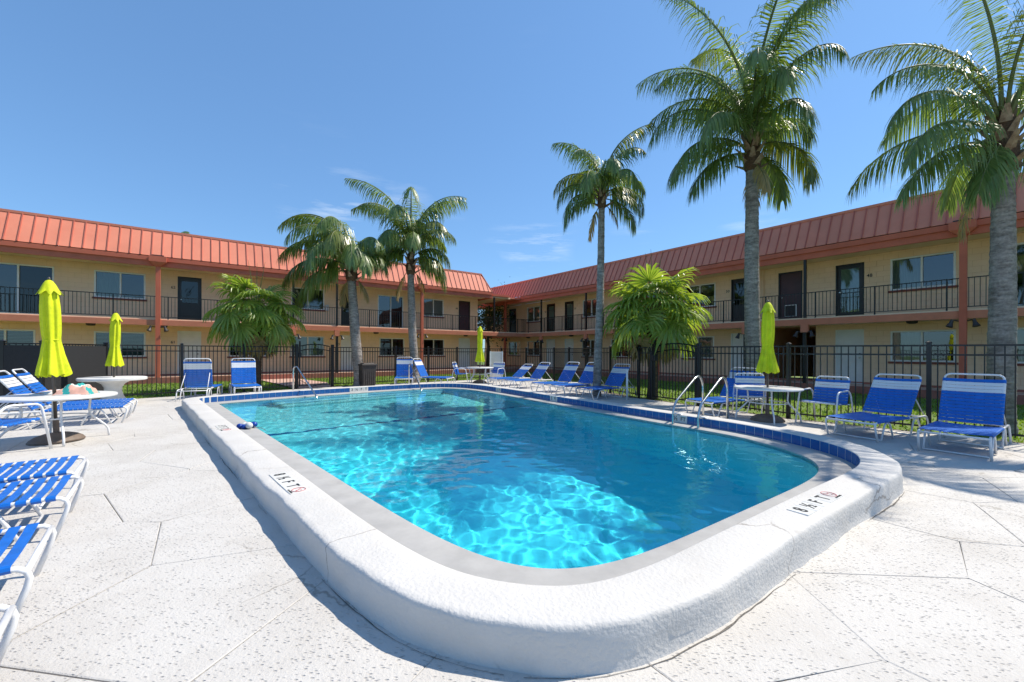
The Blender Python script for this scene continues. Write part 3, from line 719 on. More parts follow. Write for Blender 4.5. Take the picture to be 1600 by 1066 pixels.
def add_door(root, x0, x1, z0, z1, kind, number=None, nside=-1):
    m_ = {'white': M['white_door'], 'maroon': M['maroon_door'], 'ac': M['maroon_door']}.get(kind, M['dark_door'])
    fr = MB(); w = .05
    for (a, b_, c, d) in ((x0, x0 + w, z0, z1), (x1 - w, x1, z0, z1), (x0 + w, x1 - w, z1 - w, z1)): wbox(fr, a, b_, -.09, .012, c, d)
    pn = MB(); wbox(pn, x0 + w, x1 - w, -.09, -.05, z0 + .01, z1 - w)
    o = pn.build('door', m_, root)
    fr.build('door_frame', M['white_frame'] if kind == 'white' else M['black'], o)
    side = 1 if nside < 0 else -1
    hx = x0 + .13 if kind not in ('white',) else x1 - .13
    h = MB(); h.lathe([(.026, 0), (.028, .01), (.012, .014), (.012, .04), (.028, .045), (.03, .06), (.018, .072)], 10)
    ho = h.build('handle', M['chrome'], o, loc=(hx, .048, z0 + .98)); ho.rotation_euler = (R(90), 0, 0)
    h2 = MB(); h2.lathe([(.026, 0), (.026, .016), (.02, .02)], 10); k_ = h2.build('deadbolt', M['lamp'], o, loc=(hx, .048, z0 + 1.13)); k_.rotation_euler = (R(90), 0, 0)
    if kind == 'glass':   # storm door with a glazed upper part and bars
        g_ = MB(); a, b_ = x0 + .16, x1 - .16
        g_.add([(a, .044, z0 + .2), (b_, .044, z0 + .2), (b_, .044, z1 - .18), (a, .044, z1 - .18)], [(0, 1, 2, 3)]); g_.build('pane', M['glass'], o)
        bk = MB(); bk.add([(a, .0475, z0 + .2), (b_, .0475, z0 + .2), (b_, .0475, z1 - .18), (a, .0475, z1 - .18)], [(0, 1, 2, 3)]); bk.build('inner_door', M['steel_plate'], o)
        br = MB()
        for i in range(1, 6): x = a + (b_ - a) * i / 6; br.box(x - .006, x + .006, .028, .040, z0 + .2, z0 + .95)
        br.box(a, b_, .027, .041, z0 + .93, z0 + .96); br.build('grille', M['black'], o)
    elif kind == 'dark':
        br = MB(); a, b_ = x0 + .14, x1 - .14; xm = (a + b_) / 2
        g_ = MB(); g_.add([(a, .044, z0 + .85), (b_, .044, z0 + .85), (b_, .044, z1 - .2), (a, .044, z1 - .2)], [(0, 1, 2, 3)]); g_.build('pane', M['glass_dark'], o)
        for k in range(4): br.tube([(xm + .16 * math.cos(t * .35 + k) * (t / 9), .036, z0 + 1.35 + .3 * math.sin(t * .35 + k * 1.57) * (t / 9)) for t in range(10)], .008, 4)
        br.box(a, b_, .03, .04, z0 + .80, z0 + .84); br.box(a, b_, .03, .04, z0 + .2, z0 + .24)
        br.build('grille', M['black'], o)
    elif kind == 'ac':
        f_ = MB()
        for (p, q, r_, t) in ((x0 + .22, x1 - .22, z0 + .14, z0 + .17), (x0 + .22, x1 - .22, z0 + .62, z0 + .65), (x0 + .22, x0 + .25, z0 + .17, z0 + .62), (x1 - .25, x1 - .22, z0 + .17, z0 + .62)): wbox(f_, p, q, -.05, -.02, r_, t)
        v_ = f_.build('vent', M['white_frame'], o); gr = MB()
        for k in range(9): wbox(gr, x0 + .25, x1 - .25, -.049, -.03, z0 + .175 + k * .05, z0 + .205 + k * .05)
        gr.build('louvre', M['black'], v_)
    elif kind == 'maroon':
        bx = MB()
        for (p, q, r_, t) in ((.14, .42, .2, .85), (.47, .75, .2, .85), (.14, .42, 1.0, 1.75), (.47, .75, 1.0, 1.75)): wbox(bx, x0 + p, x0 + q, -.05, -.038, z0 + r_, z0 + t)
        bx.build('raised_panel', M['maroon_door'], o)
    th = MB(); wbox(th, x0, x1, -.09, .05, z0 - .03, z0 + .009); th.build('threshold', M['lamp'] if z0 > 2 else M['steel_plate'], o)
    if number:
        nx = x0 - .16 if nside < 0 else x1 + .16
        t_ = mobj('house_number', text_mesh(number, .17), M['ink'], root); t_.location = (nx, -.004, z0 + 1.52); t_.rotation_euler = (R(90), 0, 0)
    return o

def building(name, label, P, rz, x0, x1, windows, doors, posts, lamps, roof_x1, hip, slab_x1=None, breeze=None, seam0=0, near=0, rail=None, sgn=1):
    root = thing(name, label, 'apartment building', (P[0], P[1], 0), rz)
    ops = [(a, b, c, d) for (a, b, c, d, k) in windows] + [(a, b, c, d) for (a, b, c, d, k, n_, s_) in doors]
    if breeze: ops.append(breeze)
    WT = FAS_B + .1
    # mortar face, reveals and rear shell in one wall part
    b = MB(); xs = sorted({x0, x1} | {v for o in ops for v in o[:2]}); 
    for (p, q, r_, t) in cut_rects(x0, x1, WALK - .3, WT, ops):
        b.add([(p, .007, r_), (q, .007, r_), (q, .007, t), (p, .007, t)], [(0, 1, 2, 3)])
    for (p, q, r_, t) in ops:
        if breeze and (p, q, r_, t) == breeze: continue
        b.add([(p, .007, r_), (q, .007, r_), (q, .007, t), (p, .007, t), (p, .14, r_), (q, .14, r_), (q, .14, t), (p, .14, t)], [(0, 4, 5, 1), (1, 5, 6, 2), (2, 6, 7, 3), (3, 7, 4, 0)])
    b.box(x0 + .001, x1 - .001, 7.6, 7.75, 0, WT)
    b.add([(x0, .007, 0), (x0, 7.75, 0), (x0, 7.75, WT), (x0, .007, WT), (x1, .007, 0), (x1, 7.75, 0), (x1, 7.75, WT), (x1, .007, WT)], [(0, 3, 2, 1), (4, 5, 6, 7)])
    b.build('wall', M['mortar'], root)
    rm = MB()
    for (p, q, r_, t) in ops:
        if breeze and (p, q, r_, t) == breeze: continue
        rm.add([(p, .14, r_), (q, .14, r_), (q, .14, t), (p, .14, t), (p, .9, r_), (q, .9, r_), (q, .9, t), (p, .9, t)], [(4, 5, 6, 7), (0, 4, 5, 1), (1, 5, 6, 2), (2, 6, 7, 3), (3, 7, 4, 0)])
    rm.build('room', M['room'], root)
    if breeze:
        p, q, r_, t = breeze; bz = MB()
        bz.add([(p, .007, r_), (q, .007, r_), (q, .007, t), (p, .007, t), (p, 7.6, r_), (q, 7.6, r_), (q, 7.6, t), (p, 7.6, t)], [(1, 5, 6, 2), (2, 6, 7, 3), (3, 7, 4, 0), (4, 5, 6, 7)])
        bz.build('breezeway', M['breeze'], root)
    # painted block courses, proud of their joints
    blocks = MB(); singles = []
    z = WALK; row = 0
    while z < WT - .02:
        z1 = min(z + .2, WT); x = x0 - (.2 if row % 2 else 0)
        while x < x1:
            a, c = max(x, x0), min(x + .4, x1)
            if c - a > .03:
                for (p, q, r_, t) in cut_rects(a + .003, c - .003, z + .003, z1 - .003, ops):
                    if q - p > .02 and t - r_ > .02: singles.append((p, q, r_, t))
            x += .4
        z = z1; row += 1
    cx = -P[0] * math.cos(rz) - P[1] * math.sin(rz); 
    big = sorted(singles, key=lambda s: (s[0] - near) ** 2 + (0 if s[2] > .9 else 3))
    meshes = {}
    for k, (p, q, r_, t) in enumerate(big):
        if k < 240:
            key = (round(q - p, 3), round(t - r_, 3))
            if key not in meshes:
                mb_ = MB(); mb_.add([(0, .007, 0), (key[0], .007, 0), (key[0], .007, key[1]), (0, .007, key[1]), (.002, 0, .002), (key[0] - .002, 0, .002), (key[0] - .002, 0, key[1] - .002), (.002, 0, key[1] - .002)],
                                    [(4, 5, 6, 7), (0, 1, 5, 4), (1, 2, 6, 5), (2, 3, 7, 6), (3, 0, 4, 7)])
                meshes[key] = mb_.mesh('block'); meshes[key].materials.append(M['wall'])
            mobj('block', meshes[key], None, root, (p, 0, r_))
        else:
            blocks.add([(p, .007, r_), (q, .007, r_), (q, .007, t), (p, .007, t), (p + .002, 0, r_ + .002), (q - .002, 0, r_ + .002), (q - .002, 0, t - .002), (p + .002, 0, t - .002)],
                       [(4, 5, 6, 7), (0, 1, 5, 4), (1, 2, 6, 5), (2, 3, 7, 6), (3, 0, 4, 7)])
    stuff(blocks.build('far_blocks', M['wall'], root))
    for (a, c, d, e, k) in windows: add_window(root, a, c, d, e, k)
    for (a, c, d, e, k, n_, s_) in doors: add_door(root, a, c, d, e, k, n_, s_)
    # plinth walkway, balcony, soffits
    sx1 = slab_x1 if slab_x1 is not None else x1
    sx0 = x0 if sgn > 0 else (slab_x1 if slab_x1 is not None else x0)
    if sgn < 0: sx1 = x1
    q = MB(); wbox(q, sx0, sx1, .012, BD + .12, -.1, WALK - .004); q.build('walkway', M['walk'], root)
    q = MB(); wbox(q, sx0, sx1, BD + .12, BD + .135, -.1, WALK - .001); q.build('walkway_edge', M['plinth'], root)
    q = MB(); wbox(q, x0, x1, .012, .02, WALK - .003, WALK + .07); q.build('skirting', M['plinth'], root)
    q = MB(); wbox(q, sx0, sx1, .012, BD - .02, SLAB_B + .03, FLOOR2 - .006); q.build('balcony_floor', M['soffit'], root)
    q = MB(); wbox(q, sx0, sx1, BD - .02, BD + .045, SLAB_B, SLAB_T); q.build('balcony_edge', M['slab_edge'], root)
    q = MB(); wbox(q, sx0, sx1, BD - .06, BD - .03, FLOOR2 - .004, FLOOR2 + .008); q.build('balcony_curb', M['soffit'], root)
    q = MB(); wbox(q, x0, roof_x1[1], .012, BD - .03, FAS_B + .10, FAS_B + .13); q.build('soffit', M['soffit'], root)
    r0, r1 = roof_x1
    q = MB(); wbox(q, r0, r1, BD - .03, BD + .05, FAS_B, FAS_M); q.build('lower_fascia', M['trim'], root)
    q = MB(); wbox(q, r0, r1, BD + .0, BD + .11, FAS_M + .002, MANS_B - .03); q.build('upper_fascia', M['trim'], root)
    # mansard: panels between standing seams
    d0, d1 = BD + .10, BD - .52; sl = math.hypot(d0 - d1, ROOF_T - MANS_B); tilt = math.atan2(d0 - d1, ROOF_T - MANS_B)
    pit = .344; pm = MB(); pm.box(.014, pit - .014, 0, .012, 0, sl); pme = pm.mesh('roof_panel'); pme.materials.append(M['roof'])
    sm = MB(); sm.box(-.014, .014, -.032, .012, 0, sl - .02); sme = sm.mesh('roof_seam'); sme.materials.append(M['roof_seam'])
    k = math.ceil((r0 - seam0) / pit)
    while seam0 + k * pit < r1 - (.1 if hip else 0):
        xx = seam0 + k * pit
        if hip and xx + pit > r1 - (d0 - d1) * .8:      # the last bays run into the hip
            zt = max(.1, min(1, (r1 - xx - pit) / ((d0 - d1) * .8) if xx + pit < r1 else 0)); zt0 = max(.02, min(1, (r1 - xx) / ((d0 - d1) * .8)))
            q = MB(); e = min(pit, r1 - xx)
            q.add([(.014, 0, 0), (e - .002, 0, 0), (e - .002, 0, sl * zt), (.014, 0, sl * zt0), (.014, .012, 0), (e - .002, .012, 0), (e - .002, .012, sl * zt), (.014, .012, sl * zt0)], [(0, 1, 2, 3), (0, 4, 5, 1), (1, 5, 6, 2), (2, 6, 7, 3), (3, 7, 4, 0)])
            o = q.build('roof_panel', M['roof'], root); o.location = (xx, -d0, MANS_B); o.rotation_euler = (-tilt, 0, 0)
            q = MB(); q.box(-.014, .014, -.032, .012, 0, sl * zt0); o = q.build('roof_seam', M['roof_seam'], root)
        else:
            o = mobj('roof_panel', pme, None, root); o.location = (xx, -d0, MANS_B); o.rotation_euler = (-tilt, 0, 0)
            o = mobj('roof_seam', sme, None, root)
        o.location = (xx, -d0, MANS_B); o.rotation_euler = (-tilt, 0, 0); k += 1
    he = (d0 - d1) * .8 if hip else 0
    q = MB(); q.box(r0, r1 - he, -d1 - .05, -d1 + .16, ROOF_T - .045, ROOF_T + .05); q.build('roof_cap', M['roof'], root)
    if hip:
        q = MB(); q.tube([(r1, -d0 - .01, MANS_B), (r1 - he, -d1 - .01, ROOF_T)], .035, 6); q.build('hip_cap', M['roof'], root)
        q = MB(); q.add([(r1, -d0, MANS_B), (r1 - he, -d1, ROOF_T), (r1 - he, 7.5, ROOF_T), (r1, 7.9, MANS_B)], [(0, 3, 2, 1)]); q.build('end_roof', M['roof'], root)
        q = MB(); q.box(r1 - .05, r1 + .03, -BD - .05, 7.9, FAS_B, MANS_B - .03); q.build('end_fascia', M['trim'], root)
    q = MB(); q.add([(r0, -d1, ROOF_T - .05), (r1 - he, -d1, ROOF_T - .05), (r1 - he, 7.8, ROOF_T - .05), (r0, 7.8, ROOF_T - .05)], [(0, 1, 2, 3)]); q.build('roof_deck', M['room'], root)
    q = MB(); q.add([(r0, 7.8, FAS_B), (r1, 7.8, FAS_B), (r1 - he, 7.8, ROOF_T - .05), (r0, 7.8, ROOF_T - .05)], [(1, 0, 3, 2)]); q.build('rear_fascia', M['trim'], root)
    # posts
    for (x, kind) in posts:
        if kind == 'red':
            q = MB(); q.box(x - .08, x + .08, -BD - .12, -BD + .04, -.1, FAS_B + .12); o = q.build('column', M['trim'], root)
            q = MB(); yo = -BD - .15
            for (h0, w0, h1, w1) in ((4.98, .10, 5.14, .29), (5.14, .29, 5.38, .29)):
                q.add([(x - w0, yo - w0 * .55, h0), (x + w0, yo - w0 * .55, h0), (x + w0, yo + w0 * .8, h0), (x - w0, yo + w0 * .8, h0), (x - w1, yo - w1 * .55, h1), (x + w1, yo - w1 * .55, h1), (x + w1, yo + w1 * .8, h1), (x - w1, yo + w1 * .8, h1)],
                      [(0, 3, 2, 1), (4, 5, 6, 7), (0, 1, 5, 4), (1, 2, 6, 5), (2, 3, 7, 6), (3, 0, 4, 7)])
            h_ = q.build('conductor_head', M['trim'], o)
            q = MB(); q.box(x - .2, x + .2, yo - .11, yo + .16, 5.383, 5.43); q.build('outlet', M['black'], h_)
            zl = 2.36
        else:
            q = MB(); q.box(x - .045, x + .045, -BD - .03, -BD + .05, FLOOR2, FAS_B); q.build('upper_post', M['black'], root)
            q = MB(); q.box(x - .05, x + .05, -BD - .06, -BD + .05, -.1, SLAB_B - .28); o = q.build('lower_post', M['black'], root)
            q = MB(); q.box(x - .12, x + .12, -BD - .08, -BD + .08, SLAB_B - .28, SLAB_B + .06); q.build('post_cap', M['slab_edge'], o)
            zl = 2.16
        for s_ in (-1, 1):
            q = MB(); q.tube([(x + s_ * .08, -BD - .04, zl), (x + s_ * .17, -BD - .06, zl + .03), (x + s_ * .24, -BD - .08, zl + .02)], .022, 6)
            q.tube([(x + s_ * .22, -BD - .075, zl + .05), (x + s_ * .25, -BD - .09, zl - .05), (x + s_ * .285, -BD - .12, zl - .17)], [.04, .05, .09], 10)
            q.build('flood_lamp', M['lamp'], o, smooth=False)
    for x in lamps:
        q = MB(); q.lathe([(.08, -.10), (.14, -.08), (.15, -.03), (.16, 0)], 14, (x, -BD * .55, SLAB_B + .03)); q.build('soffit_lamp', M['lamp'], root, smooth=True)
    # balcony railing
    a, c = rail
    q = MB(); wbox(q, a, c, BD - .06, BD - .02, 3.67, 3.70); rl = q.build('railing', M['black'], root)
    q = MB(); wbox(q, a, c, BD - .055, BD - .025, FLOOR2 + .07, FLOOR2 + .095); q.build('bottom_rail', M['black'], rl)
    bm_ = MB(); bm_.box(-.008, .008, -.008, .008, 0, 3.67 - FLOOR2 - .095); bme = bm_.mesh('baluster'); bme.materials.append(M['black'])
    pm2 = MB(); pm2.box(-.02, .02, -.02, .02, 0, 3.67 - FLOOR2 + .02); pme2 = pm2.mesh('rail_post'); pme2.materials.append(M['black'])
    n = int((c - a) / .116)
    for i in range(n + 1):
        x = a + (c - a) * i / n
        if i % 15 == 7: mobj('rail_post', pme2, None, rl, (x, -BD + .04, FLOOR2 - .02))
        else: mobj('baluster', bme, None, rl, (x, -BD + .04, FLOOR2 + .095))
    return root

UZ = (2.765, 4.82); LZ = (WALK + .015, 2.275); UW = (3.64, 4.79); LW = (1.07, 2.17); SZ = (2.765, 4.77)
A1, A2 = R(53.4), R(36.6)
PLX, PRX = (-15.28, 19.64), (13.08, 16.08)
LWIN = [(-10.3, -8.7, *UW, 'half'), (-6.35, -4.39, *SZ, 'slide'), (-3.22, -1.57, *UW, 'half'), (4.3, 5.95, *UW, 'plain'), (8.95, 10.55, *SZ, 'slide'), (11.88, 13.34, *UW, 'white'),
        (-10.3, -8.7, *LW, 'blind'), (-6.5, -4.9, *LW, 'blind'), (-3.22, -1.56, *LW, 'blind'), (1.54, 3.19, *LW, 'dark'), (4.27, 5.96, *LW, 'white'), (9.06, 10.63, *LW, 'dark'), (11.88, 13.40, *LW, 'dark')]
LDOOR = [(-.44, .45, *UZ, 'dark', '62', -1), (6.85, 7.67, *UZ, 'dark', '64', -1), (14.5, 15.38, *UZ, 'maroon', '66', -1), (-8.1, -7.2, *UZ, 'dark', None, -1),
         (-.44, .45, *LZ, 'white', '61', -1), (6.85, 7.67, *LZ, 'white', '63', -1), (14.5, 15.38, *LZ, 'white', None, -1)]
left = building('apartment_building', 'cream two storey block along the left with sunlit orange mansard roof', PLX, R(90) - A1, -12, 16.02, LWIN, LDOOR,
                [(-8.4, 'red'), (-1.04, 'red'), (4.18, 'black'), (6.28, 'black'), (11.16, 'red')], [-3.2, -.9, 8.6, 14.6], (-12.2, 16.25), True, slab_x1=19.2, seam0=-5.38, near=-1.5, rail=(-12, 19.2))
RWIN = [(-24.6, -23.4, *UW, 'white'), (-19.97, -18.44, *UW, 'curtain'), (-14.1, -12.6, *UW, 'plain'), (-9.7, -8.1, *UW, 'plain'), (-6.85, -5.25, *UW, 'plain'), (1.19, 2.83, *UW, 'half'), (3.75, 5.4, *SZ, 'slide'), (6.5, 8.0, *UW, 'plain'),
        (-22.4, -20.85, *LW, 'dark'), (-19.95, -18.43, *LW, 'dark'), (-14.16, -12.7, *LW, 'dark'), (-11.73, -10.2, *LW, 'dark'), (-9.32, -7.78, *LW, 'half'), (-6.97, -5.31, *LW, 'curtain'), (1.2, 2.84, *LW, 'half'), (3.75, 5.35, *LW, 'half')]
RDOOR = [(-22.3, -21.4, *UZ, 'dark', None, -1), (-17.68, -16.82, *UZ, 'glass', '52', -1), (-15.8, -14.96, *UZ, 'glass', '51', 1), (-4.5, -3.62, *UZ, 'dark', '50', -1), (-2.48, -1.58, *UZ, 'ac', None, -1), (-.44, .44, *UZ, 'glass', '48', 1),
         (-17.7, -16.8, *LZ, 'white', None, -1), (-15.8, -14.95, *LZ, 'white', None, -1), (-4.5, -3.62, *LZ, 'white', None, -1), (-.44, .44, *LZ, 'white', None, 1)]
right = building('apartment_building', 'cream two storey block along the right with shaded red mansard roof', PRX, A2 - R(90), -26, 10, RWIN, RDOOR,
                 [(-20.9, 'red'), (-16.69, 'black'), (-12.51, 'black'), (-7.51, 'red'), (-3.23, 'black'), (-1.03, 'black'), (3.15, 'red'), (8.4, 'black')], [-18.9, -14.4, 1.9], (-26, 10.2), False,
                 slab_x1=-26, breeze=(-3.1, -1.1, WALK, SLAB_B + .02), seam0=.37, near=1.2, rail=(-18.95, 10), sgn=-1)
# wall meter between the posts of the left block, drain pipe on the right block
q = MB(); q.bbox(5.98, 6.16, -.13, -.002, 3.62, 3.95, .02); q.build('meter_box', M['steel_plate'], left)
q = MB(); q.tube([(-3.09, -.05, 2.74), (-3.09, -.05, 5.05)], .035, 8); q.build('drain_pipe', M['wall'], right)
# flat canopy joining the two roofs
cn = thing('link_canopy', 'flat terracotta canopy joining the left roof to the right roof', 'canopy', (PLX[0], PLX[1], 0), R(90) - A1)
q = MB(); q.box(16.35, 17.75, -BD - .02, 3.2, 5.16, 5.3); q.build('canopy_edge', M['trim'], cn)
q = MB(); q.box(16.32, 17.9, -BD + .1, 3.2, 5.06, 5.155); q.build('canopy_ceiling', M['soffit'], cn)
q = MB(); q.box(17.76, 19.4, -BD + .6, 3.2, 5.18, 5.27); q.build('inner_roof', M['roof'], cn)
for (x, y) in ((16.5, -BD + .05), (18.9, 2.9)):
    q = MB(); q.box(x - .05, x + .05, y - .05, y + .05, FLOOR2, 5.06); q.build('post', M['black'], cn)

# ------------------------------------------------------------------ path, gravel strip, lawn grass
struct_path = MB(); struct_path.add([(-7.95, 15.25, -.035), (-7.0, 16.2, -.035), (-8.2, 18.4, -.03), (-10.9, 21.0, -.03), (-12.2, 20.0, -.03), (-9.6, 17.2, -.03)], [(0, 1, 2, 3, 4, 5)])
struct(struct_path.build('path', M['path']))
gv = MB()
fl = [Vector(p) for p in FENCE]; dl = [Vector(p) for p in DECK]
def off_poly(P, o):
    out = []
    for i, p in enumerate(P):
        a = P[max(i - 1, 0)]; b = P[min(i + 1, len(P) - 1)]; t = (b - a).normalized(); out.append(p + Vector((t.y, -t.x)) * o)
    return out
go_ = off_poly(fl, .22); gi = off_poly(fl, -.42)
vs = []
for a, b in zip(go_, gi): vs += [(a.x, a.y, -.045), (b.x, b.y, -.04)]
gv.add(vs, [(2 * i, 2 * i + 1, 2 * i + 3, 2 * i + 2) for i in range(len(go_) - 1)])
struct(gv.build('gravel_strip', M['gravel']))
rs = random.Random(5); pb = MB()
for i in range(len(fl) - 1):
    L = (fl[i + 1] - fl[i]).length
    for k in range(int(L * 70)):
        t = rs.random(); p = go_[i].lerp(go_[i + 1], t).lerp(gi[i].lerp(gi[i + 1], t), rs.random()); r_ = rs.uniform(.012, .035)
        z = -.04; vs = []; 
        for (a, b, c) in ((1, 0, 0), (0, 1, 0), (-1, 0, 0), (0, -1, 0), (0, 0, 1)): vs.append((p.x + a * r_ * rs.uniform(.6, 1.2), p.y + b * r_ * rs.uniform(.6, 1.2), z + c * r_ * rs.uniform(.5, 1)))
        pb.add(vs, [(0, 1, 4), (1, 2, 4), (2, 3, 4), (3, 0, 4)])
stuff(pb.build('pebbles', M['stone']))
LN, LU = Vector((.5962, -.8028)), Vector((.8028, .5962)); RN, RV = Vector((-.8028, -.5962)), Vector((-.5962, .8028))
def lawn_ok(p):
    if inside(p, [Vector(q) for q in FENCE] + [Vector((-14, 8)), Vector((-14, -8)), Vector((14, -8))]): return False
    if (p - Vector(PLX)).dot(LN) < 1.56 or (p - Vector(PRX)).dot(RN) < 1.56: return False
    return not inside(p, [Vector(q[:2]) for q in struct_path.v])
gr = MB(); rg = random.Random(11); cnt = 0
while cnt < 34000:
    p = Vector((rg.uniform(-19, 14), rg.uniform(3, 27)))
    if not lawn_ok(p): continue
    cnt += 1
    a = rg.uniform(0, 6.28); w = rg.uniform(.012, .03); h = rg.uniform(.035, .085); ln = rg.uniform(-.05, .05)
    dx, dy = math.cos(a) * w, math.sin(a) * w
    gr.add([(p.x - dx, p.y - dy, -.075), (p.x + dx, p.y + dy, -.075), (p.x + ln, p.y + rg.uniform(-.05, .05), -.075 + h)], [(0, 1, 2)])
stuff(gr.build('lawn_grass', M['grass']))

# ------------------------------------------------------------------ pool fence
FH = 1.52
pk = MB(); pk.box(-.0085, .0085, -.0085, .0085, .05, FH - .025); pk_me = pk.mesh('picket'); pk_me.materials.append(M['black'])
fp = MB(); fp.box(-.032, .032, -.032, .032, -.06, FH + .03); fp.box(-.04, .04, -.04, .04, FH + .03, FH + .045); fp.add([(-.04, -.04, FH + .045), (.04, -.04, FH + .045), (.04, .04, FH + .045), (-.04, .04, FH + .045), (0, 0, FH + .07)], [(0, 1, 4), (1, 2, 4), (2, 3, 4), (3, 0, 4)])
fp_me = fp.mesh('post'); fp_me.materials.append(M['black'])
def fence(label, pts, name='pool_fence', posts=None, skip=None):
    root = thing(name, label, 'fence', (pts[0][0], pts[0][1], 0), 0, 'pool fence runs')
    o0 = Vector(pts[0])
    for a, b in zip(pts, pts[1:]):
        a, b = Vector(a) - o0, Vector(b) - o0; L = (b - a).length; t = (b - a) / L; ang = math.atan2(t.y, t.x)
        np_ = max(1, round(L / 1.85))
        for (z0, z1, w) in ((FH - .03, FH, .017), (FH - .19, FH - .16, .014), (.08, .11, .014)):
            q = MB(); q.box(0, L, -w, w, z0, z1); r_ = q.build('rail', M['black'], root, loc=(a.x, a.y, 0)); r_.rotation_euler = (0, 0, ang)
        for i in range(np_ + 1):
            p = a.lerp(b, i / np_); mobj('post', fp_me, None, root, (p.x, p.y, 0), ang)
        n = int(L / .105)
        for i in range(1, n):
            p = a.lerp(b, i / n)
            if min(abs(i / n * np_ - j) * L / np_ for j in range(np_ + 1)) > .05: mobj('picket', pk_me, None, root, (p.x, p.y, 0), ang)
    return root
def gate(label, a, b):
    a, b = Vector(a), Vector(b); L = (b - a).length; ang = math.atan2((b - a).y, (b - a).x)
    root = thing('pool_gate', label, 'gate', (a.x, a.y, 0), ang, 'arched pool gates')
    def arc(x, base): u = (x / L - .5) * 2; return base + .11 * (1 - u * u)
    for x in (0, L):
        q = MB(); q.bbox(x - .05, x + .05, -.05, .05, -.06, FH + .09, .012); q.build('gate_post', M['black'], root)
    for base, w in ((FH - .02, .018), (FH - .19, .015)):
        q = MB(); q.tube([(.09 + (L - .18) * i / 10, 0, arc(.09 + (L - .18) * i / 10, base)) for i in range(11)], w, 4); q.build('rail', M['black'], root)
    q = MB(); q.box(.09, L - .09, -.015, .015, .07, .10); q.build('rail', M['black'], root)
    for x in (.10, L - .10):
        q = MB(); q.box(x - .02, x + .02, -.02, .02, .06, FH - .02); q.build('stile', M['black'], root)
    n = int((L - .2) / .105)
    for i in range(1, n):
        x = .1 + (L - .2) * i / n; q = MB(); q.box(x - .008, x + .008, -.008, .008, .09, arc(x, FH - .03)); q.build('picket', M['black'], root)
    q = MB(); q.tube([(.3, .0, .15), (L * .6, .0, .02), (L - .12, 0, .30)], .01, 5); q.build('sag_cable', M['black'], root)
    q = MB(); q.bbox(L - .16, L - .05, -.06, .06, 1.12, 1.3, .01); q.box(L - .13, L - .09, -.03, .03, 1.3, FH + .2); q.build('latch', M['black'], root)
    return root
fence('black picket fence behind the loungers along the right edge of the deck', [(11.2, 2.6), (7.27, 7.23), (5.85, 8.77), (4.85, 10.75)])
gate('black arched gate beside the right fan palm', (4.85, 10.75), (4.1, 12.15))
fence('black picket fence behind the row of five blue loungers', [(4.1, 12.15), (3.83, 12.5), (1.94, 19.1), (-.55, 21.2)])
fence('black picket fence behind the trash bin and the far table', [(-.55, 21.2), (-2.62, 19.79), (-6.15, 16.75), (-6.95, 16.05)])
gate('black arched gate between the left fan palm and the trash bin', (-6.95, 16.05), (-7.85, 15.12))
fence('black picket fence behind the stone pedestal table on the left', [(-7.85, 15.12), (-8.98, 13.9), (-11.2, 11.45)])
# privacy screen at the far left
sc = thing('privacy_screen', 'dark mesh covered fence screen at the far left behind the table umbrella', 'fence', (-11.2, 11.45, 0))
def scr(a, b):
    a, b = Vector(a), Vector(b); L = (b - a).length; ang = math.atan2((b - a).y, (b - a).x); n = int(L / .1)
    q = MB()
    for i in range(n):
        x = L * i / n; q.add([(x, .014, .05), (x + L / n, .014, .05), (x + L / n, .014, FH - .05), (x, .014, FH - .05)], [(0, 1, 2, 3)]); q.add([(x, .028, .05), (x + L / n, .028, .05), (x + L / n, .028, FH - .05), (x, .028, FH - .05)], [(3, 2, 1, 0)])
    o = q.build('mesh_cloth', M['screen'], sc, loc=(a.x, a.y, 0)); o.rotation_euler = (0, 0, ang)
    for i in range(1, n): 
        p = a.lerp(b, i / n); mobj('picket', pk_me, None, sc, (p.x, p.y, 0), ang)
    for (z0, z1) in ((FH - .03, FH), (FH - .19, FH - .16), (.08, .11)):
        q = MB(); q.box(0, L, -.017, .012, z0, z1); r_ = q.build('rail', M['black'], sc, loc=(a.x, a.y, 0)); r_.rotation_euler = (0, 0, ang)
    for p in (a, b): mobj('post', fp_me, None, sc, (p.x, p.y, 0), ang)
scr((.0, -.02), (.55, -2.05)); scr((.55, -2.05), (-.1, -2.25)); scr((-.1, -2.25), (-3.4, -3.3))

# ------------------------------------------------------------------ pool furniture
def strap_mesh(w, wid, name, m_, sag=.012):
    b = MB(); n = 6; vs = []
    t = .0035; hw = wid / 2
    for i in range(n + 1):
        u = i / n; y = -w / 2 + w * u; z = -sag * (1 - (2 * u - 1) ** 2)
        vs += [(-hw, y, z), (hw, y, z), (hw * .9, y, z + t), (-hw * .9, y, z + t)]
    fs = [(0, 1, 2, 3), tuple(n * 4 + k for k in (3, 2, 1, 0))]
    for i in range(n):
        for k in range(4): fs.append((i * 4 + k, i * 4 + 4 + k, i * 4 + 4 + (k + 1) % 4, i * 4 + (k + 1) % 4))
    # wraps round the rails
    for s in (-1, 1):
        y0 = s * w / 2; o = len(vs); R_ = .021; m = 5
        for i in range(m + 1):
            a = math.pi * (.5 - i / m * 1.25); yy = y0 + s * R_ * math.cos(a); zz = -R_ + .004 + R_ * math.sin(a)
            vs += [(-hw, yy, zz), (hw, yy, zz)]
        for i in range(m): fs.append((o + 2 * i, o + 2 * i + 1, o + 2 * i + 3, o + 2 * i + 2))
    b.add(vs, fs); me = b.mesh(name, True); me.set_sharp_from_angle(angle=R(40)); me.materials.append(m_); return me
W = .66
ST = {}
def straps(key, w, wid):
    if key not in ST: ST[key] = (strap_mesh(w, wid, 'strap', M['strap']), strap_mesh(w, wid, 'strap', M['strap_white']))
    return ST[key]
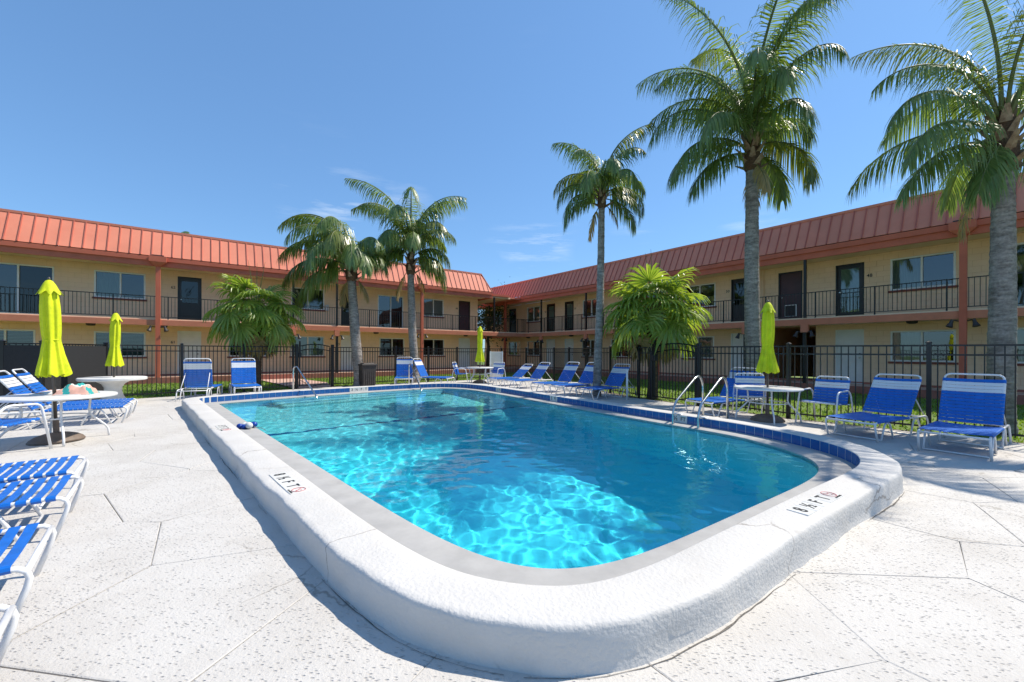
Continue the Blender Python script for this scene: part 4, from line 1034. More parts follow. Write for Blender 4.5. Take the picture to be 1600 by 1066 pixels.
def bend(pts, r=.07, n=4):
    """round the corners of a polyline"""
    P = [Vector(p) for p in pts]; out = [P[0]]
    for a, b, c in zip(P, P[1:], P[2:]):
        d1, d2 = (a - b), (c - b); rr_ = min(r, d1.length * .45, d2.length * .45); d1.normalize(); d2.normalize()
        p, q = b + d1 * rr_, b + d2 * rr_
        for i in range(n + 1): t = i / n; out.append(p * (1 - t) ** 2 + b * 2 * t * (1 - t) + q * t * t)
    out.append(P[-1]); return out
def chaise(label, foot, az, back=58, pitch=.056, sw=.0525, group='blue strap chaise loungers', seat_z=.30, detail=True, head_drop=0):
    """foot: middle of the foot end on the deck, az: direction from foot to head in degrees"""
    root = thing('chaise_lounger', label, 'sun lounger', (foot[0], foot[1], 0), R(az), group)
    r_ = .0145; h = seat_z; hw = W / 2; L = 1.90; hinge = 1.18
    fr = MB()
    for s in (-1, 1):
        y = s * hw
        fr.tube(bend([(.10, y * 1.02, 0), (.0, y, h), (.30, y, h + .005), (1.55, y, h - .005), (L - .06, y, h), (L, y * 1.04, 0)], .11), r_, 8)
    fr.tube([(.035, -hw, h - .02), (.035, hw, h - .02)], r_, 8); fr.tube([(hinge, -hw, h - .02), (hinge, hw, h - .02)], r_ * .9, 6); fr.tube([(L - .05, -hw, h - .03), (L - .05, hw, h - .03)], r_ * .9, 6)
    o = fr.build('frame', M['white_metal'], root, smooth=True)
    for x in (.42, 1.42):
        lg = MB()
        for s in (-1, 1):
            lg.tube(bend([(x - .17, s * hw * .97, .012), (x - .05, s * hw * .97, h - .03), (x + .10, s * hw * .97, h - .03), (x + .22, s * hw * .97, .012)], .06), r_ * .9, 7)
        lg.tube(bend([(x - .17, -hw * .97, .016), (x - .17, hw * .97, .016)], .05), r_ * .85, 7)
        lg.build('leg', M['white_metal'], root, smooth=True)
    bs, ws = straps(('c', round(sw, 3)), W, sw)
    n = int((hinge - .10) / pitch)
    for i in range(n): mobj('strap', bs, None, root, (.075 + pitch * (i + .5), 0, h + .0195))
    # raised back
    bk = bpy.data.objects.new('backrest', None); col.objects.link(bk); bk.empty_display_size = .1; bk.parent = root; bk.location = (hinge + .02, 0, h + .005); bk.rotation_euler = (0, -R(back), 0)
    BL = .84
    q = MB(); hb = hw - .02
    q.tube(bend([(0, -hb, 0), (BL, -hb, 0), (BL, hb, 0), (0, hb, 0)], .085), r_, 8)
    q.build('back_frame', M['white_metal'], bk, smooth=True)
    bs2, ws2 = straps(('b', round(sw, 3)), 2 * hb, sw)
    nb = int((BL - .10) / pitch)
    for i in range(nb):
        k = nb - 1 - i
        mobj('strap', ws2 if k in (1, 2, 3) and pitch < .062 or (k in (1, 2) and pitch >= .062) else bs2, None, bk, (.03 + pitch * (i + .5), 0, .0195))
    if back > 5:
        cb, sb = math.cos(R(back)), math.sin(R(back)); xm, zm = hinge + .02 + .46 * cb, h + .46 * sb
        for s in (-1, 1):
            st = MB(); st.tube([(xm, s * hb * .9, zm - .01), (min(L - .08, xm + .38), s * hw * .92, h - .01)], .010, 6); st.build('back_strut', M['white_metal'], root, smooth=True)
    return root

def armchair(label, c, az, group='blue strap armchairs'):
    """c: middle of the seat on the deck, az: direction the sitter faces"""
    root = thing('pool_armchair', label, 'armchair', (c[0], c[1], 0), R(az), group)
    hw = .28; sh = .42; r_ = .0155
    for s in (-1, 1):
        ar = MB(); y = s * (hw + .035)
        ar.tube(bend([(.34, y * 1.06, 0), (.22, y, .64), (-.20, y, .66), (-.30, y, .58), (-.42, y * 1.04, 0)], .09), r_, 8)
        ar.build('arm_frame', M['white_metal'], root, smooth=True)
    sf = MB(); sf.tube(bend([(-.22, -hw, sh - .02), (.25, -hw, sh + .01), (.25, hw, sh + .01), (-.22, hw, sh - .02)], .06), r_, 8)
    sf.tube([(.12, -hw - .05, sh), (.12, hw + .05, sh)], .011, 6); sf.tube([(-.22, -hw - .05, sh - .02), (-.22, hw + .05, sh - .02)], .011, 6)
    sf.build('seat_frame', M['white_metal'], root, smooth=True)
    bs, ws = straps(('a', .05), 2 * hw, .05)
    for i in range(8):
        o = mobj('strap', bs, None, root, (-.19 + .056 * i, 0, sh + .0025 + .0036 * i)); o.rotation_euler = (0, -R(3), 0)
    bk = bpy.data.objects.new('backrest', None); col.objects.link(bk); bk.parent = root; bk.location = (-.22, 0, sh - .02); bk.rotation_euler = (0, -R(106), 0)
    q = MB(); q.tube(bend([(0, -hw + .01, 0), (.52, -hw + .01, 0), (.52, hw - .01, 0), (0, hw - .01, 0)], .07), r_, 8); q.build('back_frame', M['white_metal'], bk, smooth=True)
    bs2, ws2 = straps(('ab', .05), 2 * hw - .02, .05)
    for i in range(8): mobj('strap', ws2 if i in (5, 6) else bs2, None, bk, (.045 + .056 * i, 0, -.0195 + .004)).rotation_euler = (math.pi, 0, 0)
    return root

def table(label, c, rot, top_z=.68, rad=.6, group='white round pool tables'):
    root = thing('pool_table', label, 'table', (c[0], c[1], 0), R(rot), group)
    q = MB(); q.lathe([(.03, top_z - .012), (rad - .03, top_z - .012), (rad - .012, top_z - .035), (rad, top_z - .03), (rad + .004, top_z - .012), (rad - .006, top_z + .004), (rad - .03, top_z + .006), (.032, top_z)], 48)
    o = q.build('table_top', M['table'], root); auto_smooth(o, 40)
    for k in range(4):
        a = math.pi / 2 * k + .6; ca, sa = math.cos(a), math.sin(a)
        q = MB(); q.tube(bend([(ca * .36, sa * .36, top_z - .015), (ca * .34, sa * .34, .38), (ca * .56, sa * .56, .14), (ca * .57, sa * .57, 0)], .07), .0155, 8); q.build('leg', M['white_metal'], root, smooth=True)
    q = MB(); q.tube([(.345 * math.cos(a * math.pi / 12), .345 * math.sin(a * math.pi / 12), .37) for a in range(24)], .011, 6, closed=True); q.build('leg_ring', M['white_metal'], root, smooth=True)
    return root

def umbrella(label, c, top, bottom, rmax, pole_mat='pole', lean=(0, 0), base=True, seed=1, group='closed lime green umbrellas'):
    root = thing('patio_umbrella', label, 'umbrella', (c[0], c[1], 0), 0, group)
    root.rotation_euler = (R(lean[0]), R(lean[1]), 0); rs = random.Random(seed)
    q = MB(); q.tube([(0, 0, .02), (0, 0, top - .03)], .021, 10); q.build('pole', M[pole_mat], root, smooth=True)
    H_ = top - bottom; ph = [rs.uniform(0, 6.28) for _ in range(6)]
    def wav(w, z):
        t = (top - z) / H_
        amp = .13 + .15 * max(0, t) ** 1.1
        return 1 + amp * (.62 * math.sin(8 * w + ph[0] + 1.2 * t) + .3 * math.sin(5 * w + ph[1] - 2 * t) + .18 * math.sin(13 * w + ph[2])) * (1 if t > .08 else .3)
    # main canopy: hangs from the crown, tied at 62 % of the drop, flared skirt
    prof = [(t, r_) for t, r_ in ((1.0, 1.0), (.985, 1.0), (.93, .94), (.86, .82), (.78, .69), (.70, .60), (.655, .56), (.63, .54), (.61, .545), (.56, .57), (.48, .60), (.38, .615), (.28, .60), (.18, .55), (.10, .44), (.05, .28), (.03, .12))]
    vs = []; n = 72
    for (t, r_) in prof:
        z = top - t * H_
        for k in range(n):
            w = 2 * math.pi * k / n; rr_ = r_ * rmax * wav(w, z) * (1 if .60 > t or t > .67 else .97)
            zz = z + (.03 * math.sin(8 * w + ph[0] + 1.2) * (1 if t > .97 else 0)) * H_ * .5
            vs.append((rr_ * math.cos(w), rr_ * math.sin(w), zz))
    m = len(prof); fs = []
    for i in range(m - 1):
        for k in range(n): fs.append((i * n + k, i * n + (k + 1) % n, (i + 1) * n + (k + 1) % n, (i + 1) * n + k))
    q = MB(); q.add(vs, fs); cn_ = q.build('canopy', M['lime'], root); auto_smooth(cn_, 70)
    # wind vent cap
    vs = []; pr = ((.0, .05), (.015, .25), (.05, .42), (.10, .58), (.14, .74), (.145, .76))
    for (t, r_) in pr:
        z = top - t * H_
        for k in range(n):
            w = 2 * math.pi * k / n; a_ = (t / .145) ** 2
            rr_ = r_ * rmax * (1 + .16 * a_ * math.sin(8 * w + ph[3]) + .06 * a_ * math.sin(3 * w + ph[4])); vs.append((rr_ * math.cos(w), rr_ * math.sin(w), z - .03 * a_ * math.sin(8 * w + ph[3])))
    fs = []
    for i in range(len(pr) - 1):
        for k in range(n): fs.append((i * n + k, (i + 1) * n + k, (i + 1) * n + (k + 1) % n, i * n + (k + 1) % n))
    q = MB(); q.add(vs, fs); auto_smooth(q.build('vent_cap', M['lime'], cn_), 70)
    q = MB(); q.lathe([(.53 * rmax, -.012), (.555 * rmax, 0), (.53 * rmax, .012)], 36, (0, 0, top - .63 * H_), lambda w, z: 1 + .09 * math.sin(8 * w + ph[0] + .75)); q.build('tie_strap', M['lime'], cn_, smooth=True)
    q = MB(); q.lathe([(.012, 0), (.022, .012), (.016, .03), (.006, .045)], 10, (0, 0, top - .005)); q.build('finial', M['pole'], root, smooth=True)
    if base:
        q = MB(); q.lathe([(.30, 0), (.305, .02), (.28, .055), (.22, .095), (.13, .125), (.06, .135), (.035, .14), (.034, .32), (.026, .325)], 32, fn=lambda w, z: 1); o = q.build('umbrella_base', M['base'], root); auto_smooth(o, 40)
    return root

# --- left group
table('white round table at the far left with crumpled towels on it', (-6.80, 6.2), 20, rad=.66, top_z=.69)
umbrella('large closed lime umbrella standing through the far left table', (-6.80, 6.2), 2.42, .98, .165, lean=(0, -3.0), seed=4)
armchair('blue strap armchair with white arms in front of the far left table', (-6.66, 5.36), 96)
chaise('lounger with raised back nearest the left screen, foot by the stone table', (-8.0, 8.85), 180 + 37, 55, .06)
chaise('lounger with raised back beside it, half hidden behind the towel table', (-7.45, 8.12), 180 + 37, 55, .06)
rt = random.Random(8)
def cloth_pile(name, label, c, sx, sy, h, stripes, seed, group=None):
    root = thing(name, label, 'towel', c, R(25), group); vs = []; n = 26; m = 16
    def hgt(u, v):
        e = max(0, 1 - (abs(u) ** 3.2)) * max(0, 1 - abs(v) ** 3)
        return h * e * (.7 + .35 * noise.noise(Vector((u * 2.1 + seed, v * 2.3, 1))) + .16 * noise.noise(Vector((u * 6 + seed, v * 5, 2)))) + .004
    groups = {}
    for i in range(n + 1):
        for j in range(m + 1):
            u, v = 2 * i / n - 1, 2 * j / m - 1
            x = u * sx + .02 * noise.noise(Vector((u * 3, v * 3, seed))); y = v * sy + .03 * noise.noise(Vector((u * 2, v * 4, seed + 4)))
            vs.append((x, y, max(.004, hgt(u, v))))
    for i in range(n):
        for j in range(m):
            w = (2 * (i + .5) / n - 1) * 1.0 + .25 * math.sin(j * .5)
            k = stripes(w, 2 * (j + .5) / m - 1); groups.setdefault(k, []).append((i * (m + 1) + j, (i + 1) * (m + 1) + j, (i + 1) * (m + 1) + j + 1, i * (m + 1) + j + 1))
    me = bpy.data.meshes.new('cloth'); fl_ = []; mi = []
    ks = list(groups)
    for a, k in enumerate(ks): fl_ += groups[k]; mi += [a] * len(groups[k])
    me.from_pydata(vs, [], fl_); [me.materials.append(M[k]) for k in ks]; me.polygons.foreach_set('material_index', mi); me.polygons.foreach_set('use_smooth', [True] * len(mi))
    mobj('cloth', me, None, root); 
    q = MB(); q.tube([(-sx, -sy * .9, .006), (-sx * .3, -sy * 1.02, .006), (sx * .4, -sy * .98, .006), (sx, -sy * .85, .006)], .006, 5); q.build('hem', M['towel_w'], root)
    return root
cloth_pile('beach_towel', 'crumpled towel striped teal, white and peach on the far left table', (-6.66, 6.35, .692), .21, .17, .20, lambda w, v: 'towel_teal' if -.15 < w - v * .3 < .18 or w > .93 else ('towel' if w > .35 or v < -.55 else 'towel_w'), 3)
cloth_pile('beach_towel', 'flat pale pink and white towel beside the umbrella pole on the table', (-7.0, 6.42, .692), .27, .16, .07, lambda w, v: 'towel' if math.sin(w * 9) > .55 else 'towel_w', 9)

# stone pedestal table with the second umbrella
pt = thing('stone_table', 'white cast stone round table on a flared pedestal before the left fence', 'table', (-9.95, 10.35, 0))
q = MB(); q.lathe([(.40, .60), (.62, .615), (.645, .63), (.645, .675), (.63, .69), (.05, .69)], 40); auto_smooth(q.build('table_top', M['stone_table'], pt), 40)
q = MB(); q.lathe([(.34, 0), (.34, .05), (.27, .11), (.20, .22), (.165, .34), (.17, .44), (.22, .53), (.33, .60)], 28); auto_smooth(q.build('pedestal', M['stone_table'], pt), 40)
umbrella('slim closed lime umbrella standing in the white stone table', (-9.95, 10.35), 2.30, .97, .155, lean=(0, 1.5), base=False, seed=9)

chaise('lounger seen from behind near the left corner of the pool', (-9.4, 12.9), -66, 80, .056)
chaise('lounger with upright back facing the pool before the left fan palm', (-7.72, 12.15), 128, 74, .056)

# --- far side
chaise('lounger with upright back next to the trash bin, facing the pool', (-4.22, 16.15), 103, 74, .056)
chaise('lounger turned to the right, second from the trash bin', (-2.45, 16.85), 165, 64, .056)
armchair('blue strap armchair on the left of the far table', (-2.12, 17.75), -8)
table('white round table at the far end of the pool', (-1.40, 18.1), 10, rad=.6)
umbrella('closed lime umbrella at the far end table by the building corner', (-1.40, 18.1), 2.47, .92, .18, seed=12)
armchair('blue strap armchair on the right of the far table before a white panel', (-.74, 17.85), 238)
pn = thing('white_panel', 'tall white utility panel standing behind the right chair of the far table', 'panel', (-.70, 18.75, 0), R(8)); pn.scale = (.72, 1, 1)
q = MB(); q.bbox(-.36, .30, -.04, .04, .55, 1.36, .01); q.build('upper_board', M['steel_plate'], pn)
q = MB(); q.bbox(-.36, .30, -.035, .035, .05, .50, .01); q.build('lower_board', M['white_metal'], pn)
for x in (-.38, .36):
    q = MB(); q.box(x - .04, x + .04, -.05, .05, 0, 1.38); q.build('post', M['white_metal'], pn)
q = MB(); q.box(-.35, .32, -.045, -.041, .46, .54); q.build('band', M['strap'], pn)

bin_ = thing('trash_bin', 'dark brown trash bin with a rim in front of the far fence', 'trash bin', (-5.72, 16.35, 0), R(40))
q = MB(); q.add([(-.24, -.24, 0), (.24, -.24, 0), (.24, .24, 0), (-.24, .24, 0), (-.28, -.28, .82), (.28, -.28, .82), (.28, .28, .82), (-.28, .28, .82)], [(0, 3, 2, 1), (0, 1, 5, 4), (1, 2, 6, 5), (2, 3, 7, 6), (3, 0, 4, 7)]); q.build('body', M['bin'], bin_)
q = MB(); q.bbox(-.305, .305, -.305, .305, .80, .87, .02); q.build('rim', M['bin'], bin_)
q = MB(); q.bbox(-.22, .22, -.22, .22, .868, .90, .02); q.build('lid', M['black'], bin_)
for k in range(6):
    for s in (-1, 1):
        q = MB(); x = -.2 + .08 * k; q.box(x - .028, x + .028, s * .262 - .012, s * .262 + .012, .06, .76); q.build('slat', M['bin'], bin_)
        q = MB(); q.box(s * .262 - .012, s * .262 + .012, x - .028, x + .028, .06, .76); q.build('slat', M['bin'], bin_)

# --- right side row of five
row = ['farthest lounger of the row of five, back laid lower', 'second farthest lounger of the row of five on the right', 'middle lounger of the row of five along the right fence', 'second nearest lounger of the row of five on the right', 'nearest lounger of the row of five, beside a white pipe post']
for lab, t, bk in zip(row, (5.2, 3.95, 2.25, 1.2, 0), (40, 50, 56, 57, 55)):
    chaise(lab, (2.05 - .554 * t, 12.0 + .833 * t), 33, bk, .058)
pp = thing('pipe_post', 'short white pipe with a cap standing before the right fence', 'pipe', (3.32, 11.95, 0))
q = MB(); q.tube([(0, 0, 0), (0, 0, .82)], .03, 12); q.build('pipe', M['white_metal'], pp, smooth=True)
q = MB(); q.lathe([(.036, .80), (.036, .86), (.03, .87)], 12); q.build('cap', M['white_metal'], pp)

chaise('lounger behind the chrome pool ladder, foot towards the pool', (4.05, 9.05), 28, 56, .056)
table('white round table on the right between the ladder and the fence', (5.15, 8.35), 35, rad=.6, top_z=.67)
umbrella('closed lime umbrella at the right table before the brown doorway', (5.15, 8.35), 2.39, .97, .172, seed=21)
armchair('blue strap armchair behind the right table', (5.2, 8.98), 248)
armchair('blue strap armchair between the right table and the loungers', (5.98, 7.95), 210)
chaise('lounger with lower back, second from the right end of the deck', (5.36, 6.60), 27, 54, .056, .0525)
chaise('lounger with upright back at the right end, nearest the camera', (5.84, 5.5), 35, 62, .056, .0525)

# --- left foreground loungers, heads out of frame
chaise('foreground left lounger farthest from the camera, flat blue straps', (-4.02, 3.92), 180 + 40, 50, .07, .05)
chaise('foreground left lounger, second from the far end', (-3.42, 3.29), 180 + 40, 50, .07, .05)
chaise('foreground left lounger, third from the far end', (-2.58, 2.32), 180 + 41, 50, .07, .05)
chaise('foreground left lounger closest to the camera at the bottom left', (-1.86, 1.52), 180 + 41, 50, .07, .05)

# ------------------------------------------------------------------ ladder and hand rails
ld = thing('pool_ladder', 'chrome pool ladder with two curved rails on the right edge', 'pool ladder', (3.24, 7.2, 0))
e_ = Vector((-.554, .833)); d_ = Vector((.76, .65))
for k, nm in enumerate(('near', 'far')):
    b = e_ * (.50 * k)
    def P(a, z): return (b.x + d_.x * a, b.y + d_.y * a, z)
    q = MB(); q.tube(bend([P(.0, -1.0), P(0, .30), P(.10, .46), P(.88, .88), P(1.06, .90), P(1.18, .74), P(1.2, .0)], .16, 6), .0215, 12); q.build('rail', M['chrome'], ld, smooth=True)
    q = MB(); q.lathe([(.055, 0), (.055, .012), (.03, .025), (.024, .04)], 16, P(1.2, .002)); q.build('flange', M['chrome'], ld, smooth=True)
    q = MB(); q.tube([P(.02, .235), P(1.2, .085)], .015, 8); q.build('brace', M['chrome'], ld, smooth=True)
for k in range(4):
    z = -.12 - .26 * k; q = MB(); b = e_ * .5
    q.bbox(-.02, .02, 0, .5, -.018, .018, .006); o = q.build('tread', M['chrome'], ld, loc=(0, 0, z)); o.rotation_euler = (0, 0, math.atan2(e_.y, e_.x) - R(90)); o.scale = (2.2, 1, 1)
def handrail(label, a, b, sc=1):
    a, b = Vector(a), Vector(b); d = (b - a); L = d.length; root = thing('hand_rail', label, 'hand rail', (a.x, a.y, 0), math.atan2(d.y, d.x), 'chrome hand rails at the pool steps')
    q = MB(); q.tube(bend([(0, 0, 0), (0, 0, .86), (.22, 0, .90), (L, 0, .02), (L, 0, -.35)], .12, 5), .021, 10); q.build('rail', M['chrome'], root, smooth=True)
    q = MB(); q.lathe([(.055, 0), (.055, .012), (.03, .03)], 14); q.build('flange', M['chrome'], root, smooth=True)
handrail('chrome hand rail into the pool before the left gate', (-6.72, 12.75), (-5.55, 11.85))
handrail('chrome hand rail into the pool near the far loungers', (-3.88, 15.65), (-3.05, 14.05))

# blue and white floats on the coping, rope
fl_root = thing('float_rope', 'string of blue and white pool floats heaped on the left coping', 'floats', (-4.56, 7.0, LEDGE_Z)); fl_root.scale = (.52, .52, .52); fl_root.rotation_euler = (0, 0, R(20))
spots = [(-.10, .10, 'float_blue', .085), (.02, .28, 'float_white', .09), (.16, .16, 'float_white', .10), (.30, .28, 'float_blue', .095), (.06, .03, 'float_blue', .075), (.22, .00, 'float_white', .105)]
for i, (x, y, mm, r_) in enumerate(spots):
    q = MB(); q.lathe([(.018, -1.15 * r_), (.5 * r_, -1.08 * r_), (.88 * r_, -.62 * r_), (r_, -.1 * r_), (r_, .1 * r_), (.88 * r_, .62 * r_), (.5 * r_, 1.08 * r_), (.018, 1.15 * r_)], 18)
    o = q.build('float', M[mm], fl_root, smooth=True, loc=(x * .9 + .05, y * .9 - .15, r_ * .98)); o.rotation_euler = (R(90), 0, R(35 + 70 * i))
q = MB(); q.tube(bend([(-.12, -.05, .02), (.0, .1, .10), (.15, .05, .09), (.28, .14, .09), (.40, -.05, .02), (.62, -.22, .01), (.75, -.32, -.05)], .05), .009, 6); q.build('rope', M['rope'], fl_root, smooth=True)

# ------------------------------------------------------------------ palms and trees
def frond(root, base, az, e0, L, K, seed, leaf='palm_leaf', n=62, ll=.62, segs=3, w=.016, plum=.30, pet=.14):
    """pinnate palm leaf: arching rachis, leaflets that hang from it"""
    rs = random.Random(seed); a = R(az); hd = Vector((math.cos(a), math.sin(a), 0)); side0 = Vector((-math.sin(a), math.cos(a), 0))
    N = 22; p = Vector(base); pts = [p.copy()]; dirs = []; tw = rs.uniform(-.25, .25)
    for i in range(N):
        t = i / N; e = R(e0 - K * t ** 1.25); d = hd * math.cos(e) + Vector((0, 0, 1)) * math.sin(e) + side0 * tw * t * .5; d.normalize(); dirs.append(d)
        p = p + d * (L / N); pts.append(p.copy())
    dirs.append(dirs[-1])
    q = MB(); q.tube(pts, [.032 * (1 - i / N) ** .8 * (L / 3.2) + .004 for i in range(N + 1)], 5)
    o = q.build('frond', M['rachis'], root, smooth=True)
    lf = MB(); G = Vector((0, 0, -1))
    for i in range(n):
        t = pet + (1 - pet) * (i + .5) / n; k = min(N - 1, int(t * N)); f = t * N - k
        b = pts[k].lerp(pts[k + 1], f); d = dirs[k].lerp(dirs[k + 1], f).normalized(); up = side0.cross(d) * -1
        if up.z < 0 and abs(d.z) < .9: up = -up
        tt = (t - pet) / (1 - pet); ln0 = ll * (.45 + .75 * math.sin(math.pi * min(1, .16 + tt * .86)) ** .8) * (.35 if tt > .97 else 1)
        for s in (-1, 1):
            if rs.random() < .04: continue
            ln = ln0 * rs.uniform(.8, 1.15); lift = rs.uniform(-plum, plum) + .05
            v = (side0 * s * (1.0 - .45 * tt) + d * (.40 + .6 * tt) + up * lift); v.normalize()
            c = b.copy(); ww = w * rs.uniform(.75, 1.25); dr = rs.uniform(1.2, 2.5)
            bn = v.cross(up); 
            if bn.length < 1e-3: bn = d
            bn.normalize(); vs = []
            for j in range(segs + 1):
                u = j / segs; wj = ww * (.65 if j == 0 else (1 - u ** 2.2) + .02)
                vs += [c + bn * wj, c - bn * wj]
                v = (v + G * dr * (1.05 / segs) * (1 + 1.2 * u)).normalized(); c = c + v * (ln / segs)
            lf.add(vs, [(2 * j, 2 * j + 1, 2 * j + 3, 2 * j + 2) for j in range(segs)])
    lf.build('leaflets', M[leaf], o); stuff(o.children[0]); return o

def trunk_tube(pts, rad, n=18, ring=.06):
    """ringed palm stem along a polyline"""
    P = catmull([Vector((p[0], p[1], p[2])) for p in pts], 9, False) if False else None
    q = MB(); V_ = [Vector(p) for p in pts]; out = []; rr_ = []
    tot = sum((b - a).length for a, b in zip(V_, V_[1:])); m = int(tot / ring); rs = random.Random(int(tot * 100))
    for i in range(m + 1):
        d = tot * i / m; k = 0
        while k < len(V_) - 2 and d > (V_[k + 1] - V_[k]).length: d -= (V_[k + 1] - V_[k]).length; k += 1
        f = d / (V_[k + 1] - V_[k]).length; a = V_[k].lerp(V_[k + 1], f); r0 = rad[k] + (rad[k + 1] - rad[k]) * f
        out.append(a + Vector((rs.uniform(-.004, .004), rs.uniform(-.004, .004), 0))); rr_.append(r0 * (1 + (.022 if i % 2 else -.012) + rs.uniform(-.012, .012)))
    q.tube(out, rr_, n); return q
def queen_palm(label, base, top, rad, fronds, seed, crown_h=.9, boots=16, ll=.62, n=62, w=.016, leaf='palm_leaf', group='queen palms round the pool', fruit=None):
    root = thing('queen_palm', label, 'palm tree', (base[0], base[1], 0), 0, group); rs = random.Random(seed)
    t = Vector((top[0] - base[0], top[1] - base[1], top[2]))
    mid = t * .5 + Vector((rs.uniform(-.05, .05), 0, 0))
    q = trunk_tube([(0, 0, -.15), (t.x * .02, t.y * .02, .35), tuple(mid), tuple(t)], [rad * 1.25, rad * 1.08, rad * 1.0, rad * .82]); q.build('trunk', M['bark'], root, smooth=True)
    # crown base: fibres and old leaf boots round the growing point
    r2 = rad * .9
    q = MB(); q.lathe([(r2 * .95, -.05), (r2 * 1.25, .06), (r2 * 1.3, .3 * crown_h), (r2 * 1.05, .6 * crown_h), (r2 * .6, crown_h), (r2 * .2, crown_h * 1.2)], 14, tuple(t), lambda a, z: 1 + .10 * math.sin(5 * a + 9 * z) + .06 * math.sin(11 * a - 4 * z)); q.build('crown_fibre', M['fibre'], root, smooth=True)
    for k in range(boots):
        a = k * 2.4; z = (k / boots) * crown_h * .85; e = .55 + .7 * (k / boots); q = MB(); l_ = rs.uniform(.28, .42) * (rad / .18) ** .5; w0 = r2 * .55
        d = Vector((math.cos(a) * math.cos(e), math.sin(a) * math.cos(e), math.sin(e))); sd = Vector((-math.sin(a), math.cos(a), 0)); nr = d.cross(sd)
        c = t + Vector((math.cos(a) * r2 * .85, math.sin(a) * r2 * .85, z)); vs = []
        for (u, ww, th) in ((0, 1, .05), (.5, .75, .045), (1, .35, .02)):
            p = c + d * l_ * u; vs += [p + sd * w0 * ww, p + nr * th, p - sd * w0 * ww, p - nr * th * .5]
        q.add(vs, [(i * 4 + j, i * 4 + (j + 1) % 4, i * 4 + 4 + (j + 1) % 4, i * 4 + 4 + j) for i in (0, 1) for j in range(4)] + [(8, 9, 10, 11)]); q.build('leaf_boot', M['boot'], root)
    for i, (az, e0, L, K) in enumerate(fronds):
        b = t + Vector((math.cos(R(az)) * r2 * .55, math.sin(R(az)) * r2 * .55, crown_h * (.45 + .55 * max(0, e0) / 90)))
        frond(root, b, az, e0, L, K, seed * 100 + i, leaf if (i % 9 != 4) else 'palm_leaf2', n, ll * rs.uniform(.9, 1.1), 3, w)
    for i in range(2):
        az = 200 + 150 * i + seed * 23; frond(root, t + Vector((math.cos(R(az)) * r2, math.sin(R(az)) * r2, crown_h * .1)), az, -42 - 10 * i, rs.uniform(.9, 1.3) * (rad / .17) ** .5, 45, seed * 100 + 90 + i, 'fan_dry', 34, ll * .55, 3, w)
    if fruit:
        a, ln = fruit; q = MB(); st = MB(); c0 = t + Vector((math.cos(R(a)) * r2, math.sin(R(a)) * r2, crown_h * .35)); end = c0 + Vector((math.cos(R(a)) * ln, math.sin(R(a)) * ln, -ln * .45))
        st.tube([c0, c0.lerp(end, .5) + Vector((0, 0, .08)), end], .018, 6); o = st.build('fruit_stalk', M['rachis'], root)
        for k in range(260):
            u = rs.random() ** .8; p = c0.lerp(end, .12 + .9 * u) + Vector((rs.gauss(0, .055), rs.gauss(0, .055), rs.gauss(-.03, .06))); r_ = .016
            q.add([(p.x + r_, p.y, p.z), (p.x, p.y + r_, p.z), (p.x - r_, p.y, p.z), (p.x, p.y - r_, p.z), (p.x, p.y, p.z + r_), (p.x, p.y, p.z - r_)], [(0, 1, 4), (1, 2, 4), (2, 3, 4), (3, 0, 4), (1, 0, 5), (2, 1, 5), (3, 2, 5), (0, 3, 5)])
        stuff(q.build('fruit', M['palm_leaf2'], o))
    return root
def gen_fronds(n, seed, L, lo=-10, hi=82, K=(95, 130)):
    rs = random.Random(seed); out = []
    for i in range(n):
        f = i / (n - 1); e = lo + (hi - lo) * f; out.append((i * 137.5 + rs.uniform(-15, 15) + seed * 40, e + rs.uniform(-6, 6), L * rs.uniform(.85, 1.1) * (.8 + .2 * math.sin(f * 3)), rs.uniform(*K) * (.72 + .35 * f)))
    return out
# tall palm right of centre
queen_palm('tallest queen palm, standing behind the right table umbrella', (6.72, 11.54), (6.66, 11.54, 6.45), .185,
           [(183, 52, 3.6, 132), (197, 18, 3.2, 104), (186, 76, 3.9, 138), (172, 82, 4.3, 122), (6, 28, 2.4, 140), (352, 62, 1.9, 150), (265, 90, 5.0, 108), (268, 84, 4.2, 140), (245, 74, 3.5, 150), (290, 76, 3.4, 150),
            (92, 82, 4.4, 110), (40, 80, 2.6, 150), (150, 74, 3.6, 125), (100, 92, 5.2, 85), (200, 88, 5.0, 98), (215, 40, 2.9, 128), (30, 4, 1.9, 105), (285, 88, 4.4, 125), (160, 28, 2.6, 110), (280, 48, 2.4, 140), (192, -4, 2.3, 72), (260, 66, 3.0, 150)], 3, 1.0, 22, .86, 104, .018)
